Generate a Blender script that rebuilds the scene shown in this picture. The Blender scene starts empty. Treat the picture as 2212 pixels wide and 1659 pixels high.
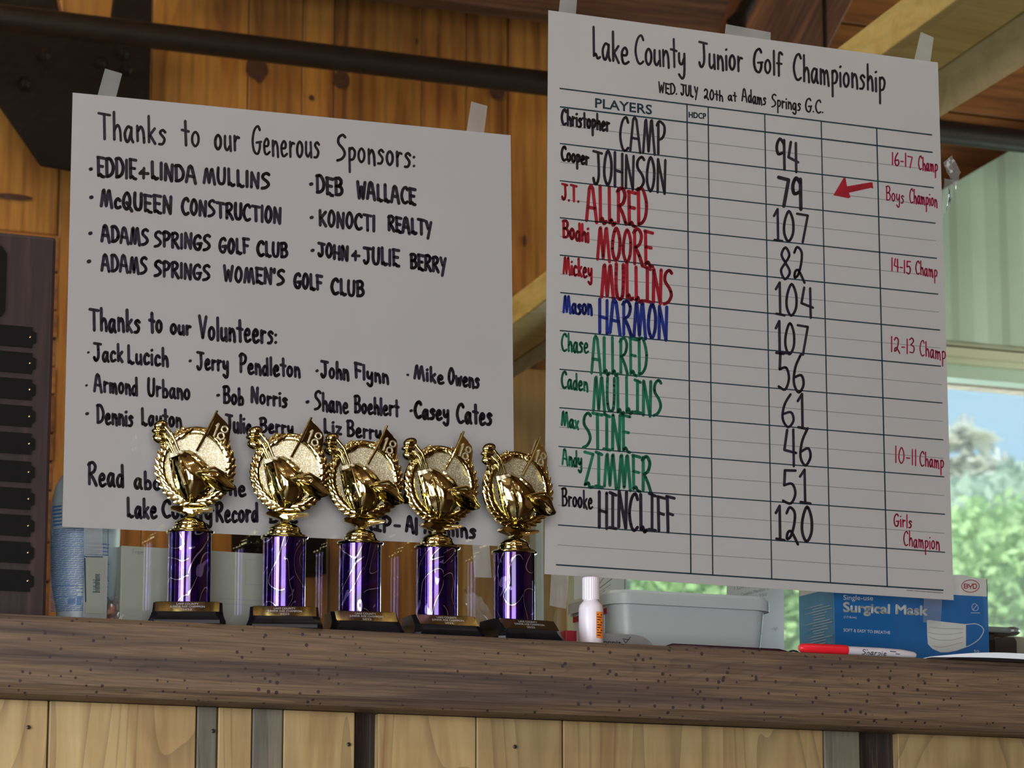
import bpy, bmesh, math, random
from mathutils import Vector, Matrix, noise
random.seed(7)
R = math.radians
C = bpy.context.scene.collection
# ------------------------------------------------------------------ camera
FPX = 6950.0
PSI, THE = R(23.0), R(11.1)
CAM = Vector((-1.4, -3.3, 1.5))
FWD = Vector((math.sin(PSI)*math.cos(THE), math.cos(PSI)*math.cos(THE), math.sin(THE)))
RGT = Vector((math.cos(PSI), -math.sin(PSI), 0.0))
UPV = RGT.cross(FWD)
cd = bpy.data.cameras.new('camera')
cam = bpy.data.objects.new('camera', cd); C.objects.link(cam)
cd.sensor_width = 36.0; cd.lens = 36.0*FPX/2212.0
cd.clip_start = 0.05; cd.clip_end = 500
cam.matrix_world = Matrix((( RGT.x, UPV.x, -FWD.x, CAM.x), (RGT.y, UPV.y, -FWD.y, CAM.y), (RGT.z, UPV.z, -FWD.z, CAM.z), (0,0,0,1)))
cd.dof.use_dof = True; cd.dof.focus_distance = 3.62; cd.dof.aperture_fstop = 17.0
bpy.context.scene.camera = cam
# ------------------------------------------------------------------ light
sc = bpy.context.scene
sc.view_settings.view_transform = 'Standard'; sc.view_settings.look = 'None'
sc.view_settings.exposure = 1.0; sc.view_settings.gamma = 1.0
sc.view_settings.use_curve_mapping = False
sc.cycles.max_bounces = 8; sc.cycles.diffuse_bounces = 4; sc.cycles.glossy_bounces = 5
sc.cycles.transparent_max_bounces = 16; sc.cycles.transmission_bounces = 4
sc.cycles.caustics_reflective = False; sc.cycles.caustics_refractive = False
sc.cycles.use_denoising = True; sc.cycles.sample_clamp_indirect = 6.0

def world():
    w = bpy.data.worlds.new('sky'); sc.world = w; w.use_nodes = True
    nt = w.node_tree; nt.nodes.clear()
    out = nt.nodes.new('ShaderNodeOutputWorld'); bg = nt.nodes.new('ShaderNodeBackground')
    tc = nt.nodes.new('ShaderNodeTexCoord'); mp = nt.nodes.new('ShaderNodeMapping')
    mp.inputs['Scale'].default_value = (3.0, 3.0, 9.0)
    ns = nt.nodes.new('ShaderNodeTexNoise'); ns.inputs['Scale'].default_value = 2.2; ns.inputs['Detail'].default_value = 5
    cr = nt.nodes.new('ShaderNodeValToRGB')
    cr.color_ramp.elements[0].position = .42; cr.color_ramp.elements[0].color = (.42, .68, .96, 1)
    cr.color_ramp.elements[1].position = .68; cr.color_ramp.elements[1].color = (.72, .86, .98, 1)
    l = nt.links.new
    l(tc.outputs['Generated'], mp.inputs['Vector']); l(mp.outputs['Vector'], ns.inputs['Vector'])
    l(ns.outputs['Fac'], cr.inputs['Fac']); l(cr.outputs['Color'], bg.inputs['Color'])
    bg.inputs['Strength'].default_value = .62
    l(bg.outputs[0], out.inputs[0])
world()

def light(name, kind, loc, power, color, size=1.0, sy=None, target=None, spread=None):
    ld = bpy.data.lights.new(name, kind); ld.energy = power; ld.color = color
    if kind == 'AREA':
        ld.shape = 'RECTANGLE'; ld.size = size; ld.size_y = sy or size
    elif kind == 'POINT': ld.shadow_soft_size = size
    elif kind == 'SUN': ld.angle = size
    o = bpy.data.objects.new(name, ld); C.objects.link(o); o.location = loc
    if target is not None:
        o.rotation_euler = (Vector(target)-Vector(loc)).to_track_quat('-Z', 'Y').to_euler()
    return o
light('sun', 'SUN', (0, 0, 20), 3.4, (1, .95, .86), R(.6), target=(5, 14, 4))
for q, (yy, ww) in enumerate(((-3.55, .55), (-2.85, .30), (-2.35, .42), (-1.55, .20))):
    light('daylight_left_opening', 'AREA', (-4.35, yy, 1.9), 96*ww, (.80, .90, 1.0), ww, 1.9, target=(0, yy+2.2, 1.9))
light('rear_fill_light', 'AREA', (-1.95, -6.85, 1.65), 232, (1.0, .95, .96), 4.9, 2.8, target=(0, 0, 1.9))  # unseen soft fill added behind the camera to brighten the sheets
for p in ((-1.4, -1.5), (-.3, -1.2), (.9, -1.6), (-.9, -2.4), (.4, -2.6), (-2.2, -2.6), (1.8, -2.4)):
    light('sparkle_light', 'POINT', (p[0], p[1], 4.02), 4.5, (1, .95, .88), .05)  # unseen points added to make the gold sparkle
light('back_wall_fill', 'AREA', (-.8, 1.0, 3.9), 13, (1, .80, .52), .9, .9, target=(.0, 2.4, 2.6))  # warm fill added out of view to light the back boards
light('window_daylight', 'AREA', (2.9, 3.0, 1.9), 60, (.85, .97, .95), 2.6, 1.3, target=(1.2, .6, 2.5))
light('mint_panel_fill', 'AREA', (4.2, 1.2, 2.6), 28, (.90, 1.0, .90), 1.6, 1.6, target=(1.5, 2.2, 2.7))  # unseen area light brightening the mint panel

# ------------------------------------------------------------------ helpers
def ray(px, py):
    return (FWD*FPX + RGT*(px-1106.0) - UPV*(py-829.5))
def W(px, py, Y):                       # point of the plane y = Y that is seen at a pixel
    d = ray(px, py); return CAM + d*((Y-CAM.y)/d.y)
def depth(p): return (p-CAM).dot(FWD)

class MB:
    def __init__(s): s.v = []; s.f = []; s.m = []
    def add(s, vs, fs):
        n = len(s.v); s.v += [Vector(a) for a in vs]; s.f += [tuple(i+n for i in f) for f in fs]; return s
    def box(s, lo, hi):
        x0, y0, z0 = lo; x1, y1, z1 = hi
        return s.hexa([(x0,y0,z0),(x1,y0,z0),(x1,y1,z0),(x0,y1,z0),(x0,y0,z1),(x1,y0,z1),(x1,y1,z1),(x0,y1,z1)])
    def hexa(s, p):
        return s.add(p, [(3,2,1,0),(4,5,6,7),(0,1,5,4),(1,2,6,5),(2,3,7,6),(3,0,4,7)])
    def prism(s, poly, y0, y1):          # poly of (x, z), extruded in y
        n = len(poly)
        vs = [(x, y0, z) for x, z in poly] + [(x, y1, z) for x, z in poly]
        return s.add(vs, [tuple(range(n)), tuple(range(2*n-1, n-1, -1))] + [(i, i+n, (i+1) % n+n, (i+1) % n) for i in range(n)])
    def lathe(s, prof, n=32, cx=0, cy=0, sx=1, sy=1, cap=True):
        b = len(s.v); k = len(prof)
        for r, z in prof:
            for i in range(n):
                a = 2*math.pi*i/n; s.v.append(Vector((cx+r*sx*math.cos(a), cy+r*sy*math.sin(a), z)))
        for j in range(k-1):
            for i in range(n):
                i2 = (i+1) % n
                s.f.append((b+j*n+i, b+j*n+i2, b+(j+1)*n+i2, b+(j+1)*n+i))
        if cap:
            s.f.append(tuple(b+i for i in reversed(range(n)))); s.f.append(tuple(b+(k-1)*n+i for i in range(n)))
        return s
    def tube(s, pts, rad, n=8, cap=True, up=Vector((0, 0, 1))):
        pts = [Vector(p) for p in pts]; b = len(s.v)
        if not isinstance(rad, (list, tuple)): rad = [rad]*len(pts)
        for i, p in enumerate(pts):
            t = (pts[min(i+1, len(pts)-1)]-pts[max(i-1, 0)]).normalized()
            a = t.cross(up)
            if a.length < 1e-4: a = t.cross(Vector((0, 1, 0)))
            a.normalize(); c = a.cross(t)
            for k in range(n):
                q = 2*math.pi*k/n; s.v.append(p+(a*math.cos(q)+c*math.sin(q))*rad[i])
        for i in range(len(pts)-1):
            for k in range(n):
                k2 = (k+1) % n; s.f.append((b+i*n+k, b+(i+1)*n+k, b+(i+1)*n+k2, b+i*n+k2))
        if cap:
            s.f.append(tuple(b+k for k in range(n))); s.f.append(tuple(b+(len(pts)-1)*n+k for k in reversed(range(n))))
        return s
    def blob(s, c, r, rot=None, n=10, m=7, pw=1.0):
        c = Vector(c); b = len(s.v); M = rot or Matrix.Identity(3)
        for j in range(m+1):
            t = math.pi*j/m
            for i in range(n):
                a = 2*math.pi*i/n
                v = Vector((r[0]*math.sin(t)*math.cos(a), r[1]*math.sin(t)*math.sin(a), r[2]*math.cos(t)))
                s.v.append(c+M@v)
        for j in range(m):
            for i in range(n):
                i2 = (i+1) % n; s.f.append((b+j*n+i, b+(j+1)*n+i, b+(j+1)*n+i2, b+j*n+i2))
        return s
    def xform(s, fn): s.v = [fn(v) for v in s.v]; return s
    def build(s, name, mat, parent=None, base=None, smooth=False, bevel=0, angle=35):
        if parent is not None: o0 = Vector(parent['_o']) if '_o' in parent else Vector((0, 0, 0))
        elif base is not None: o0 = Vector(base)
        else:
            xs = [v.x for v in s.v]; ys = [v.y for v in s.v]; zs = [v.z for v in s.v]
            o0 = Vector(((min(xs)+max(xs))/2, (min(ys)+max(ys))/2, min(zs)))
        me = bpy.data.meshes.new(name)
        me.from_pydata([tuple(v-o0) for v in s.v], [], s.f)
        me.materials.append(mat)
        bm = bmesh.new(); bm.from_mesh(me)
        bmesh.ops.remove_doubles(bm, verts=bm.verts, dist=1e-6)
        if smooth != 'flatprint': bmesh.ops.recalc_face_normals(bm, faces=bm.faces)
        if bevel:
            bmesh.ops.bevel(bm, geom=[e for e in bm.edges if len(e.link_faces) == 2 and e.calc_face_angle(0) > R(30)], offset=bevel, segments=2, affect='EDGES', profile=.6)
        bm.to_mesh(me); bm.free()
        if smooth is True:
            for p in me.polygons: p.use_smooth = True
            try: me.set_sharp_from_angle(angle=R(angle))
            except Exception: pass
        o = bpy.data.objects.new(name, me); C.objects.link(o)
        if parent is not None:
            o.parent = parent
            o['_o'] = tuple(o0)
        else:
            o.location = o0; o['_o'] = tuple(o0)
        return o

def thing(name, label, cat, loc, group=None, kind=None):
    o = bpy.data.objects.new(name, None); C.objects.link(o); o.location = loc
    o.empty_display_size = .02; o['_o'] = tuple(loc)
    return tag(o, label, cat, group, kind)
def tag(o, label=None, cat=None, group=None, kind=None):
    if label: o['label'] = label
    if cat: o['category'] = cat
    if group: o['group'] = group
    if kind: o['kind'] = kind
    return o

# ------------------------------------------------------------------ materials
def nmat(name):
    m = bpy.data.materials.new(name); m.use_nodes = True
    nt = m.node_tree; b = nt.nodes['Principled BSDF']; return m, nt, b
def plain(name, col, rough=.5, metal=0.0, bump=0.0, bscale=60, var=.06, spec=.5, coat=0):
    m, nt, b = nmat(name)
    tc = nt.nodes.new('ShaderNodeTexCoord'); n = nt.nodes.new('ShaderNodeTexNoise')
    n.inputs['Scale'].default_value = bscale; n.inputs['Detail'].default_value = 4
    nt.links.new(tc.outputs['Object'], n.inputs['Vector'])
    cr = nt.nodes.new('ShaderNodeValToRGB')
    cr.color_ramp.elements[0].position = .3; cr.color_ramp.elements[1].position = .7
    cr.color_ramp.elements[0].color = tuple(c*(1-var) for c in col)+(1,)
    cr.color_ramp.elements[1].color = tuple(min(1, c*(1+var)) for c in col)+(1,)
    nt.links.new(n.outputs['Fac'], cr.inputs['Fac']); nt.links.new(cr.outputs['Color'], b.inputs['Base Color'])
    b.inputs['Roughness'].default_value = rough; b.inputs['Metallic'].default_value = metal
    b.inputs['Specular IOR Level'].default_value = spec
    if coat: b.inputs['Coat Weight'].default_value = coat
    if bump:
        bp = nt.nodes.new('ShaderNodeBump'); bp.inputs['Strength'].default_value = bump; bp.inputs['Distance'].default_value = .002
        nt.links.new(n.outputs['Fac'], bp.inputs['Height']); nt.links.new(bp.outputs['Normal'], b.inputs['Normal'])
    return m
def wood(name, cols, axis='Z', scale=1.0, rough=.55, stretch=14.0, knots=0.0, bump=.25, fine=1.0, randoff=True, holes=0.0, wav=2.5, fc=(.55, 1.15), wd=.58, dsc=.6, rot=0, contour=0):
    """grain along an axis: stretched noise, growth-ring waves, optional knots and worm holes"""
    m, nt, b = nmat(name); L = nt.links.new; N = nt.nodes.new
    tc = N('ShaderNodeTexCoord'); vec = tc.outputs['Object']
    if randoff:
        oi = N('ShaderNodeObjectInfo'); mu = N('ShaderNodeMath'); mu.operation = 'MULTIPLY'; mu.inputs[1].default_value = 37.0
        L(oi.outputs['Random'], mu.inputs[0]); ad = N('ShaderNodeVectorMath'); ad.operation = 'ADD'
        L(vec, ad.inputs[0]); L(mu.outputs[0], ad.inputs[1]); vec = ad.outputs[0]
    if rot:
        rm = N('ShaderNodeMapping'); rm.inputs['Rotation'].default_value = (0, R(rot), 0); L(vec, rm.inputs['Vector']); vec = rm.outputs[0]
    mp = N('ShaderNodeMapping'); s = [scale*stretch]*3; s['XYZ'.index(axis)] = scale
    mp.inputs['Scale'].default_value = s; L(vec, mp.inputs['Vector'])
    n1 = N('ShaderNodeTexNoise'); n1.inputs['Scale'].default_value = 1.6; n1.inputs['Detail'].default_value = 6; n1.inputs['Distortion'].default_value = 1.2
    L(mp.outputs[0], n1.inputs['Vector'])
    n2 = N('ShaderNodeTexNoise'); n2.inputs['Scale'].default_value = 12*fine; n2.inputs['Detail'].default_value = 5
    L(mp.outputs[0], n2.inputs['Vector'])
    wv = N('ShaderNodeTexWave'); wv.wave_type = 'BANDS'; wv.bands_direction = 'X' if axis != 'X' else 'Z'
    wv.inputs['Scale'].default_value = .9; wv.inputs['Distortion'].default_value = wav*3; wv.inputs['Detail'].default_value = 2; wv.inputs['Detail Scale'].default_value = dsc
    L(mp.outputs[0], wv.inputs['Vector'])
    cr = N('ShaderNodeValToRGB'); el = cr.color_ramp.elements
    while len(el) < len(cols): el.new(.5)
    for i, c in enumerate(cols):
        el[i].position = .28+.44*i/(len(cols)-1); el[i].color = tuple(c)+(1,)
    L(n1.outputs['Fac'], cr.inputs['Fac'])
    def mixc(kind, fac, a, bb):
        q = N('ShaderNodeMix'); q.data_type = 'RGBA'; q.blend_type = kind
        if isinstance(fac, float): q.inputs[0].default_value = fac
        else: L(fac, q.inputs[0])
        L(a, q.inputs[6])
        if isinstance(bb, tuple): q.inputs[7].default_value = bb
        else: L(bb, q.inputs[7])
        return q.outputs[2]
    g = N('ShaderNodeMapRange'); g.inputs[1].default_value = .3; g.inputs[2].default_value = .75; g.inputs[3].default_value = fc[0]; g.inputs[4].default_value = fc[1]
    L(n2.outputs['Fac'], g.inputs[0])
    col = mixc('MULTIPLY', .75, cr.outputs['Color'], g.outputs[0])
    wr = N('ShaderNodeMapRange'); wr.inputs[1].default_value = 0; wr.inputs[2].default_value = .35; wr.inputs[3].default_value = wd; wr.inputs[4].default_value = 1.0
    if contour:
        n4 = N('ShaderNodeTexNoise'); n4.inputs['Scale'].default_value = .42; n4.inputs['Detail'].default_value = 1.2; n4.inputs['Distortion'].default_value = .4; L(mp.outputs[0], n4.inputs['Vector'])
        k1 = N('ShaderNodeMath'); k1.operation = 'MULTIPLY'; k1.inputs[1].default_value = contour; L(n4.outputs['Fac'], k1.inputs[0])
        k2 = N('ShaderNodeMath'); k2.operation = 'FRACT'; L(k1.outputs[0], k2.inputs[0]); L(k2.outputs[0], wr.inputs[0]); wr.inputs[2].default_value = .30
    else: L(wv.outputs['Fac'], wr.inputs[0])
    col = mixc('MULTIPLY', .55, col, wr.outputs[0])
    if randoff:
        rr = N('ShaderNodeMapRange'); rr.inputs[3].default_value = .72; rr.inputs[4].default_value = 1.18
        L(oi.outputs['Random'], rr.inputs[0]); col = mixc('MULTIPLY', .8, col, rr.outputs[0])
    hgt = n2.outputs['Fac']
    if knots:
        vm = N('ShaderNodeMapping'); ks = [knots]*3; ks['XYZ'.index(axis)] = knots*.55; vm.inputs['Scale'].default_value = ks; L(vec, vm.inputs['Vector'])
        vo = N('ShaderNodeTexVoronoi'); vo.inputs['Scale'].default_value = 1.0; L(vm.outputs[0], vo.inputs['Vector'])
        kr = N('ShaderNodeMapRange'); kr.inputs[1].default_value = .09; kr.inputs[2].default_value = .13; kr.inputs[3].default_value = 1; kr.inputs[4].default_value = 0
        L(vo.outputs['Distance'], kr.inputs[0]); col = mixc('MIX', kr.outputs[0], col, (.055, .018, .01, 1))
    if holes:
        vo = N('ShaderNodeTexVoronoi'); vo.inputs['Scale'].default_value = holes
        nn = N('ShaderNodeTexNoise'); nn.inputs['Scale'].default_value = 7.0; nn.inputs['Detail'].default_value = 1
        L(tc.outputs['Object'], vo.inputs['Vector']); L(tc.outputs['Object'], nn.inputs['Vector'])
        th = N('ShaderNodeMapRange'); th.inputs[1].default_value = .36; th.inputs[2].default_value = .62; th.inputs[3].default_value = .10; th.inputs[4].default_value = .21
        L(nn.outputs['Fac'], th.inputs[0])
        lt = N('ShaderNodeMath'); lt.operation = 'LESS_THAN'; L(vo.outputs['Distance'], lt.inputs[0]); L(th.outputs[0], lt.inputs[1])
        col = mixc('MIX', lt.outputs[0], col, (.02, .011, .012, 1))
    L(col, b.inputs['Base Color']); b.inputs['Roughness'].default_value = rough
    bp = N('ShaderNodeBump'); bp.inputs['Strength'].default_value = bump; bp.inputs['Distance'].default_value = .0015
    L(hgt, bp.inputs['Height']); L(bp.outputs['Normal'], b.inputs['Normal'])
    return m
def glassy(name, ior=1.5, tint=(1, 1, 1), haze=0.0, hazecol=(.8, .8, .8), rough=0.0):
    m = bpy.data.materials.new(name); m.use_nodes = True; nt = m.node_tree; nt.nodes.clear(); N = nt.nodes.new; L = nt.links.new
    out = N('ShaderNodeOutputMaterial'); tr = N('ShaderNodeBsdfTransparent'); gl = N('ShaderNodeBsdfGlossy'); fr = N('ShaderNodeFresnel'); mx = N('ShaderNodeMixShader')
    tr.inputs[0].default_value = tint+(1,); gl.inputs['Roughness'].default_value = rough; fr.inputs['IOR'].default_value = ior
    L(fr.outputs[0], mx.inputs[0]); L(tr.outputs[0], mx.inputs[1]); L(gl.outputs[0], mx.inputs[2])
    last = mx.outputs[0]
    if haze:
        df = N('ShaderNodeBsdfDiffuse'); df.inputs[0].default_value = hazecol+(1,); tl = N('ShaderNodeBsdfTranslucent'); tl.inputs[0].default_value = hazecol+(1,)
        a = N('ShaderNodeMixShader'); a.inputs[0].default_value = .35; L(df.outputs[0], a.inputs[1]); L(tl.outputs[0], a.inputs[2])
        nz = N('ShaderNodeTexNoise'); nz.inputs['Scale'].default_value = 30; mr = N('ShaderNodeMapRange'); mr.inputs[3].default_value = haze*.75; mr.inputs[4].default_value = min(1, haze*1.25)
        tc = N('ShaderNodeTexCoord'); L(tc.outputs['Object'], nz.inputs['Vector']); L(nz.outputs['Fac'], mr.inputs[0])
        h = N('ShaderNodeMixShader'); L(mr.outputs[0], h.inputs[0]); L(last, h.inputs[1]); L(a.outputs[0], h.inputs[2]); last = h.outputs[0]
    L(last, out.inputs[0]); return m

M = {}
M['paper'] = plain('sign_paper', (.715, .675, .70), .55, bscale=7, var=.02, bump=.0)
M['paper2'] = plain('score_paper', (.79, .75, .76), .45, bscale=7, var=.02)
M['black_ink'] = plain('black_marker', (.022, .016, .035), .6, bscale=55, var=.6)
M['red_ink'] = plain('red_marker', (.50, .012, .03), .55, bscale=50, var=.25)
M['pink_ink'] = plain('fine_red_pen', (.55, .02, .10), .55, bscale=50, var=.2)
M['blue_ink'] = plain('blue_marker', (.012, .035, .30), .55, bscale=50, var=.3)
M['green_ink'] = plain('green_marker', (.012, .22, .125), .55, bscale=50, var=.3)
M['print'] = plain('dark_teal_print', (.012, .05, .075), .5, var=.1)
M['grey_print'] = plain('grey_print', (.33, .34, .35), .5, var=.1)
M['tape'] = glassy('matte_tape', 1.25, haze=.50, hazecol=(.82, .82, .84), rough=.35)
M['clear'] = glassy('clear_wrap', 1.5, haze=.20, hazecol=(.9, .9, .95), rough=.08)
M['glass'] = glassy('window_glass', 1.5, (.97, .99, .98))
M['pane'] = glassy('far_window_glass', 1.45, (.93, .97, .97), haze=.05, hazecol=(.9, .95, .97))
M['ledge'] = wood('aged_ledge_wood', [(.045, .028, .022), (.085, .053, .033), (.138, .086, .044), (.108, .066, .036)], 'X', 1.1, .6, 34, 0, .5, 1.3, False, holes=100, fc=(.42, 1.25), wd=.62, contour=60)
M['pine'] = wood('pale_pine', [(.235, .14, .056), (.32, .22, .092), (.37, .265, .12)], 'Z', 1.6, .5, 9, 0, .1, 1.0, fc=(.84, 1.06), wd=.45, contour=26)
M['pine_blue'] = wood('blue_stained_pine', [(.07, .065, .05), (.13, .115, .08), (.18, .155, .10)], 'Z', 1.6, .6, 12, 0, .2, fc=(.7, 1.1), wd=.5, contour=20)
M['bark'] = wood('dark_bark_edge', [(.006, .003, .002), (.022, .011, .007), (.08, .042, .024)], 'Z', 3, .95, 26, 0, .8)
M['amber'] = wood('amber_boards', [(.15, .045, .009), (.30, .108, .018), (.40, .168, .030), (.35, .155, .033)], 'Z', 1.3, .42, 9, 0, .15, .8, wav=1.2, fc=(.74, 1.08))
M['amber_h'] = wood('amber_boards_across', [(.13, .042, .012), (.26, .09, .02), (.36, .14, .03)], 'X', 1.3, .42, 9, 0, .15, .8, fc=(.7, 1.1))
M['dark_timber'] = wood('dark_timber', [(.05, .018, .008), (.12, .042, .018), (.20, .08, .03)], 'X', 1.5, .6, 18, 0, .4)
M['rough_board'] = wood('rough_red_board', [(.06, .02, .01), (.13, .045, .02), (.24, .09, .035)], 'Z', 1.2, .6, 22, 0, .6, rot=-28)
M['tan_post'] = wood('tan_post', [(.24, .135, .045), (.33, .195, .07), (.39, .24, .095)], 'Z', 1.3, .5, 12, 0, .1, fc=(.85, 1.05), wd=.85)
M['yellow_lit_rafter'] = wood('yellow_lit_rafter', [(.54, .37, .11), (.66, .50, .18), (.70, .56, .24)], 'X', 1.0, .5, 10, 0, .1, fc=(.85, 1.05), wd=.85)  # warm light on the rafter is put into this yellow
M['olive_rafter'] = wood('olive_rafter_wood', [(.36, .31, .17), (.42, .37, .21), (.46, .41, .25)], 'X', 1.0, .5, 10, 0, .1, fc=(.9, 1.04), wd=.92)  # greyish olive tone of the lower rafter
M['mint'] = plain('mint_painted_metal', (.43, .55, .43), .4, bscale=3, var=.05)
M['mint_trim'] = plain('cream_window_trim', (.55, .55, .38), .5, bscale=5, var=.08)
M['steel'] = plain('black_steel', (.002, .0018, .0018), .6, bscale=40, var=.3, spec=.12)
M['pipe'] = plain('dark_brown_pipe', (.006, .004, .003), .45, bscale=30, var=.3, spec=.3)
M['gold'] = None
M['black_gloss'] = plain('black_glossy_base', (.004, .004, .005), .25, var=.3, spec=.10)
M['walnut'] = wood('walnut_plaque', [(.010, .0045, .0045), (.017, .007, .007), (.04, .018, .015)], 'Z', 2, .45, 12, 0, .05, randoff=False)
M['plate'] = plain('black_name_plate', (.0015, .0015, .0015), .5, var=.1, spec=.15)
M['white_plastic'] = plain('white_plastic', (.40, .49, .54), .35, var=.02)
M['white_warm'] = plain('white_pill_plastic', (.58, .53, .56), .35, var=.02)
M['tub'] = plain('milky_tub_plastic', (.60, .64, .67), .38, bscale=9, var=.03)
M['box_white'] = plain('off_white_card', (.40, .41, .36), .6, bscale=12, var=.03)
M['box_blue'] = plain('blue_carton', (.010, .15, .46), .42, bscale=9, var=.08)
M['box_blue2'] = plain('light_blue_carton_side', (.10, .29, .50), .42, bscale=30, var=.15)
M['carton_white'] = plain('carton_white_print', (.78, .78, .77), .42, var=.02)
M['red_print'] = plain('red_print', (.50, .03, .05), .45, var=.1)
M['blue_print'] = plain('blue_label_print', (.06, .16, .40), .45, var=.2)
M['orange_print'] = plain('orange_label_print', (.70, .20, .02), .45, var=.1)
M['orange'] = plain('orange_plastic', (.75, .16, .02), .4)
M['red_plastic'] = plain('red_marker_cap', (.55, .012, .02), .28, var=.05)
M['grey_plastic'] = plain('grey_barrel_plastic', (.42, .40, .42), .3, var=.05)
M['grey_metal'] = plain('grey_metal', (.22, .23, .24), .35, .6, var=.08)
M['maroon'] = plain('dark_maroon_plastic', (.022, .006, .012), .25, var=.2)
M['black'] = plain('black_plastic', (.008, .008, .01), .35, var=.2)
M['beige'] = plain('beige_plastic', (.36, .33, .26), .5)
M['floor'] = wood('floor_boards', [(.05, .028, .014), (.09, .05, .024), (.13, .075, .035)], 'Y', 1, .5, 9, 0, .1)
M['room'] = wood('room_boards', [(.14, .07, .028), (.24, .12, .045), (.32, .17, .07)], 'Z', 1, .6, 9, 0, .1)
M['nail'] = plain('nail_head', (.06, .055, .05), .35, .8)
M['soil'] = plain('dry_grass_ground', (.28, .27, .12), .9, bscale=.6, var=.3)

def goldmat():
    m, nt, b = nmat('gold_plated_plastic'); N = nt.nodes.new; L = nt.links.new
    b.inputs['Metallic'].default_value = 1; b.inputs['Roughness'].default_value = .07
    tc = N('ShaderNodeTexCoord'); n = N('ShaderNodeTexNoise'); n.inputs['Scale'].default_value = 130; n.inputs['Detail'].default_value = 1.5
    L(tc.outputs['Object'], n.inputs['Vector'])
    cr = N('ShaderNodeValToRGB'); cr.color_ramp.elements[0].color = (.33, .25, .08, 1); cr.color_ramp.elements[1].color = (.66, .61, .30, 1)
    L(n.outputs['Fac'], cr.inputs['Fac']); L(cr.outputs['Color'], b.inputs['Base Color'])
    bp = N('ShaderNodeBump'); bp.inputs['Strength'].default_value = .35; bp.inputs['Distance'].default_value = .0012
    L(n.outputs['Fac'], bp.inputs['Height']); L(bp.outputs['Normal'], b.inputs['Normal'])
    return m
M['gold'] = goldmat()
def glitter():
    m, nt, b = nmat('gold_glitter_disc'); N = nt.nodes.new; L = nt.links.new
    b.inputs['Metallic'].default_value = .75; b.inputs['Roughness'].default_value = .42
    tc = N('ShaderNodeTexCoord'); v = N('ShaderNodeTexVoronoi'); v.inputs['Scale'].default_value = 1500; L(tc.outputs['Object'], v.inputs['Vector'])
    hs = N('ShaderNodeSeparateColor'); L(v.outputs['Color'], hs.inputs[0])
    cr = N('ShaderNodeValToRGB'); e = cr.color_ramp.elements; e[0].color = (.30, .26, .15, 1); e[1].color = (.95, .90, .72, 1); e[1].position = .95; e.new(.7).color = (.46, .42, .27, 1)
    L(hs.outputs[0], cr.inputs['Fac']); L(cr.outputs['Color'], b.inputs['Base Color'])
    bp = N('ShaderNodeBump'); bp.inputs['Strength'].default_value = .6; bp.inputs['Distance'].default_value = .0006
    L(hs.outputs[1], bp.inputs['Height']); L(bp.outputs['Normal'], b.inputs['Normal'])
    return m
M['glitter'] = glitter()
def plaquemat():
    m, nt, b = nmat('gold_mirror_plate'); N = nt.nodes.new; L = nt.links.new
    b.inputs['Base Color'].default_value = (.80, .66, .42, 1); b.inputs['Metallic'].default_value = 1; b.inputs['Roughness'].default_value = .13
    return m
M['plateg'] = plaquemat()
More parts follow.
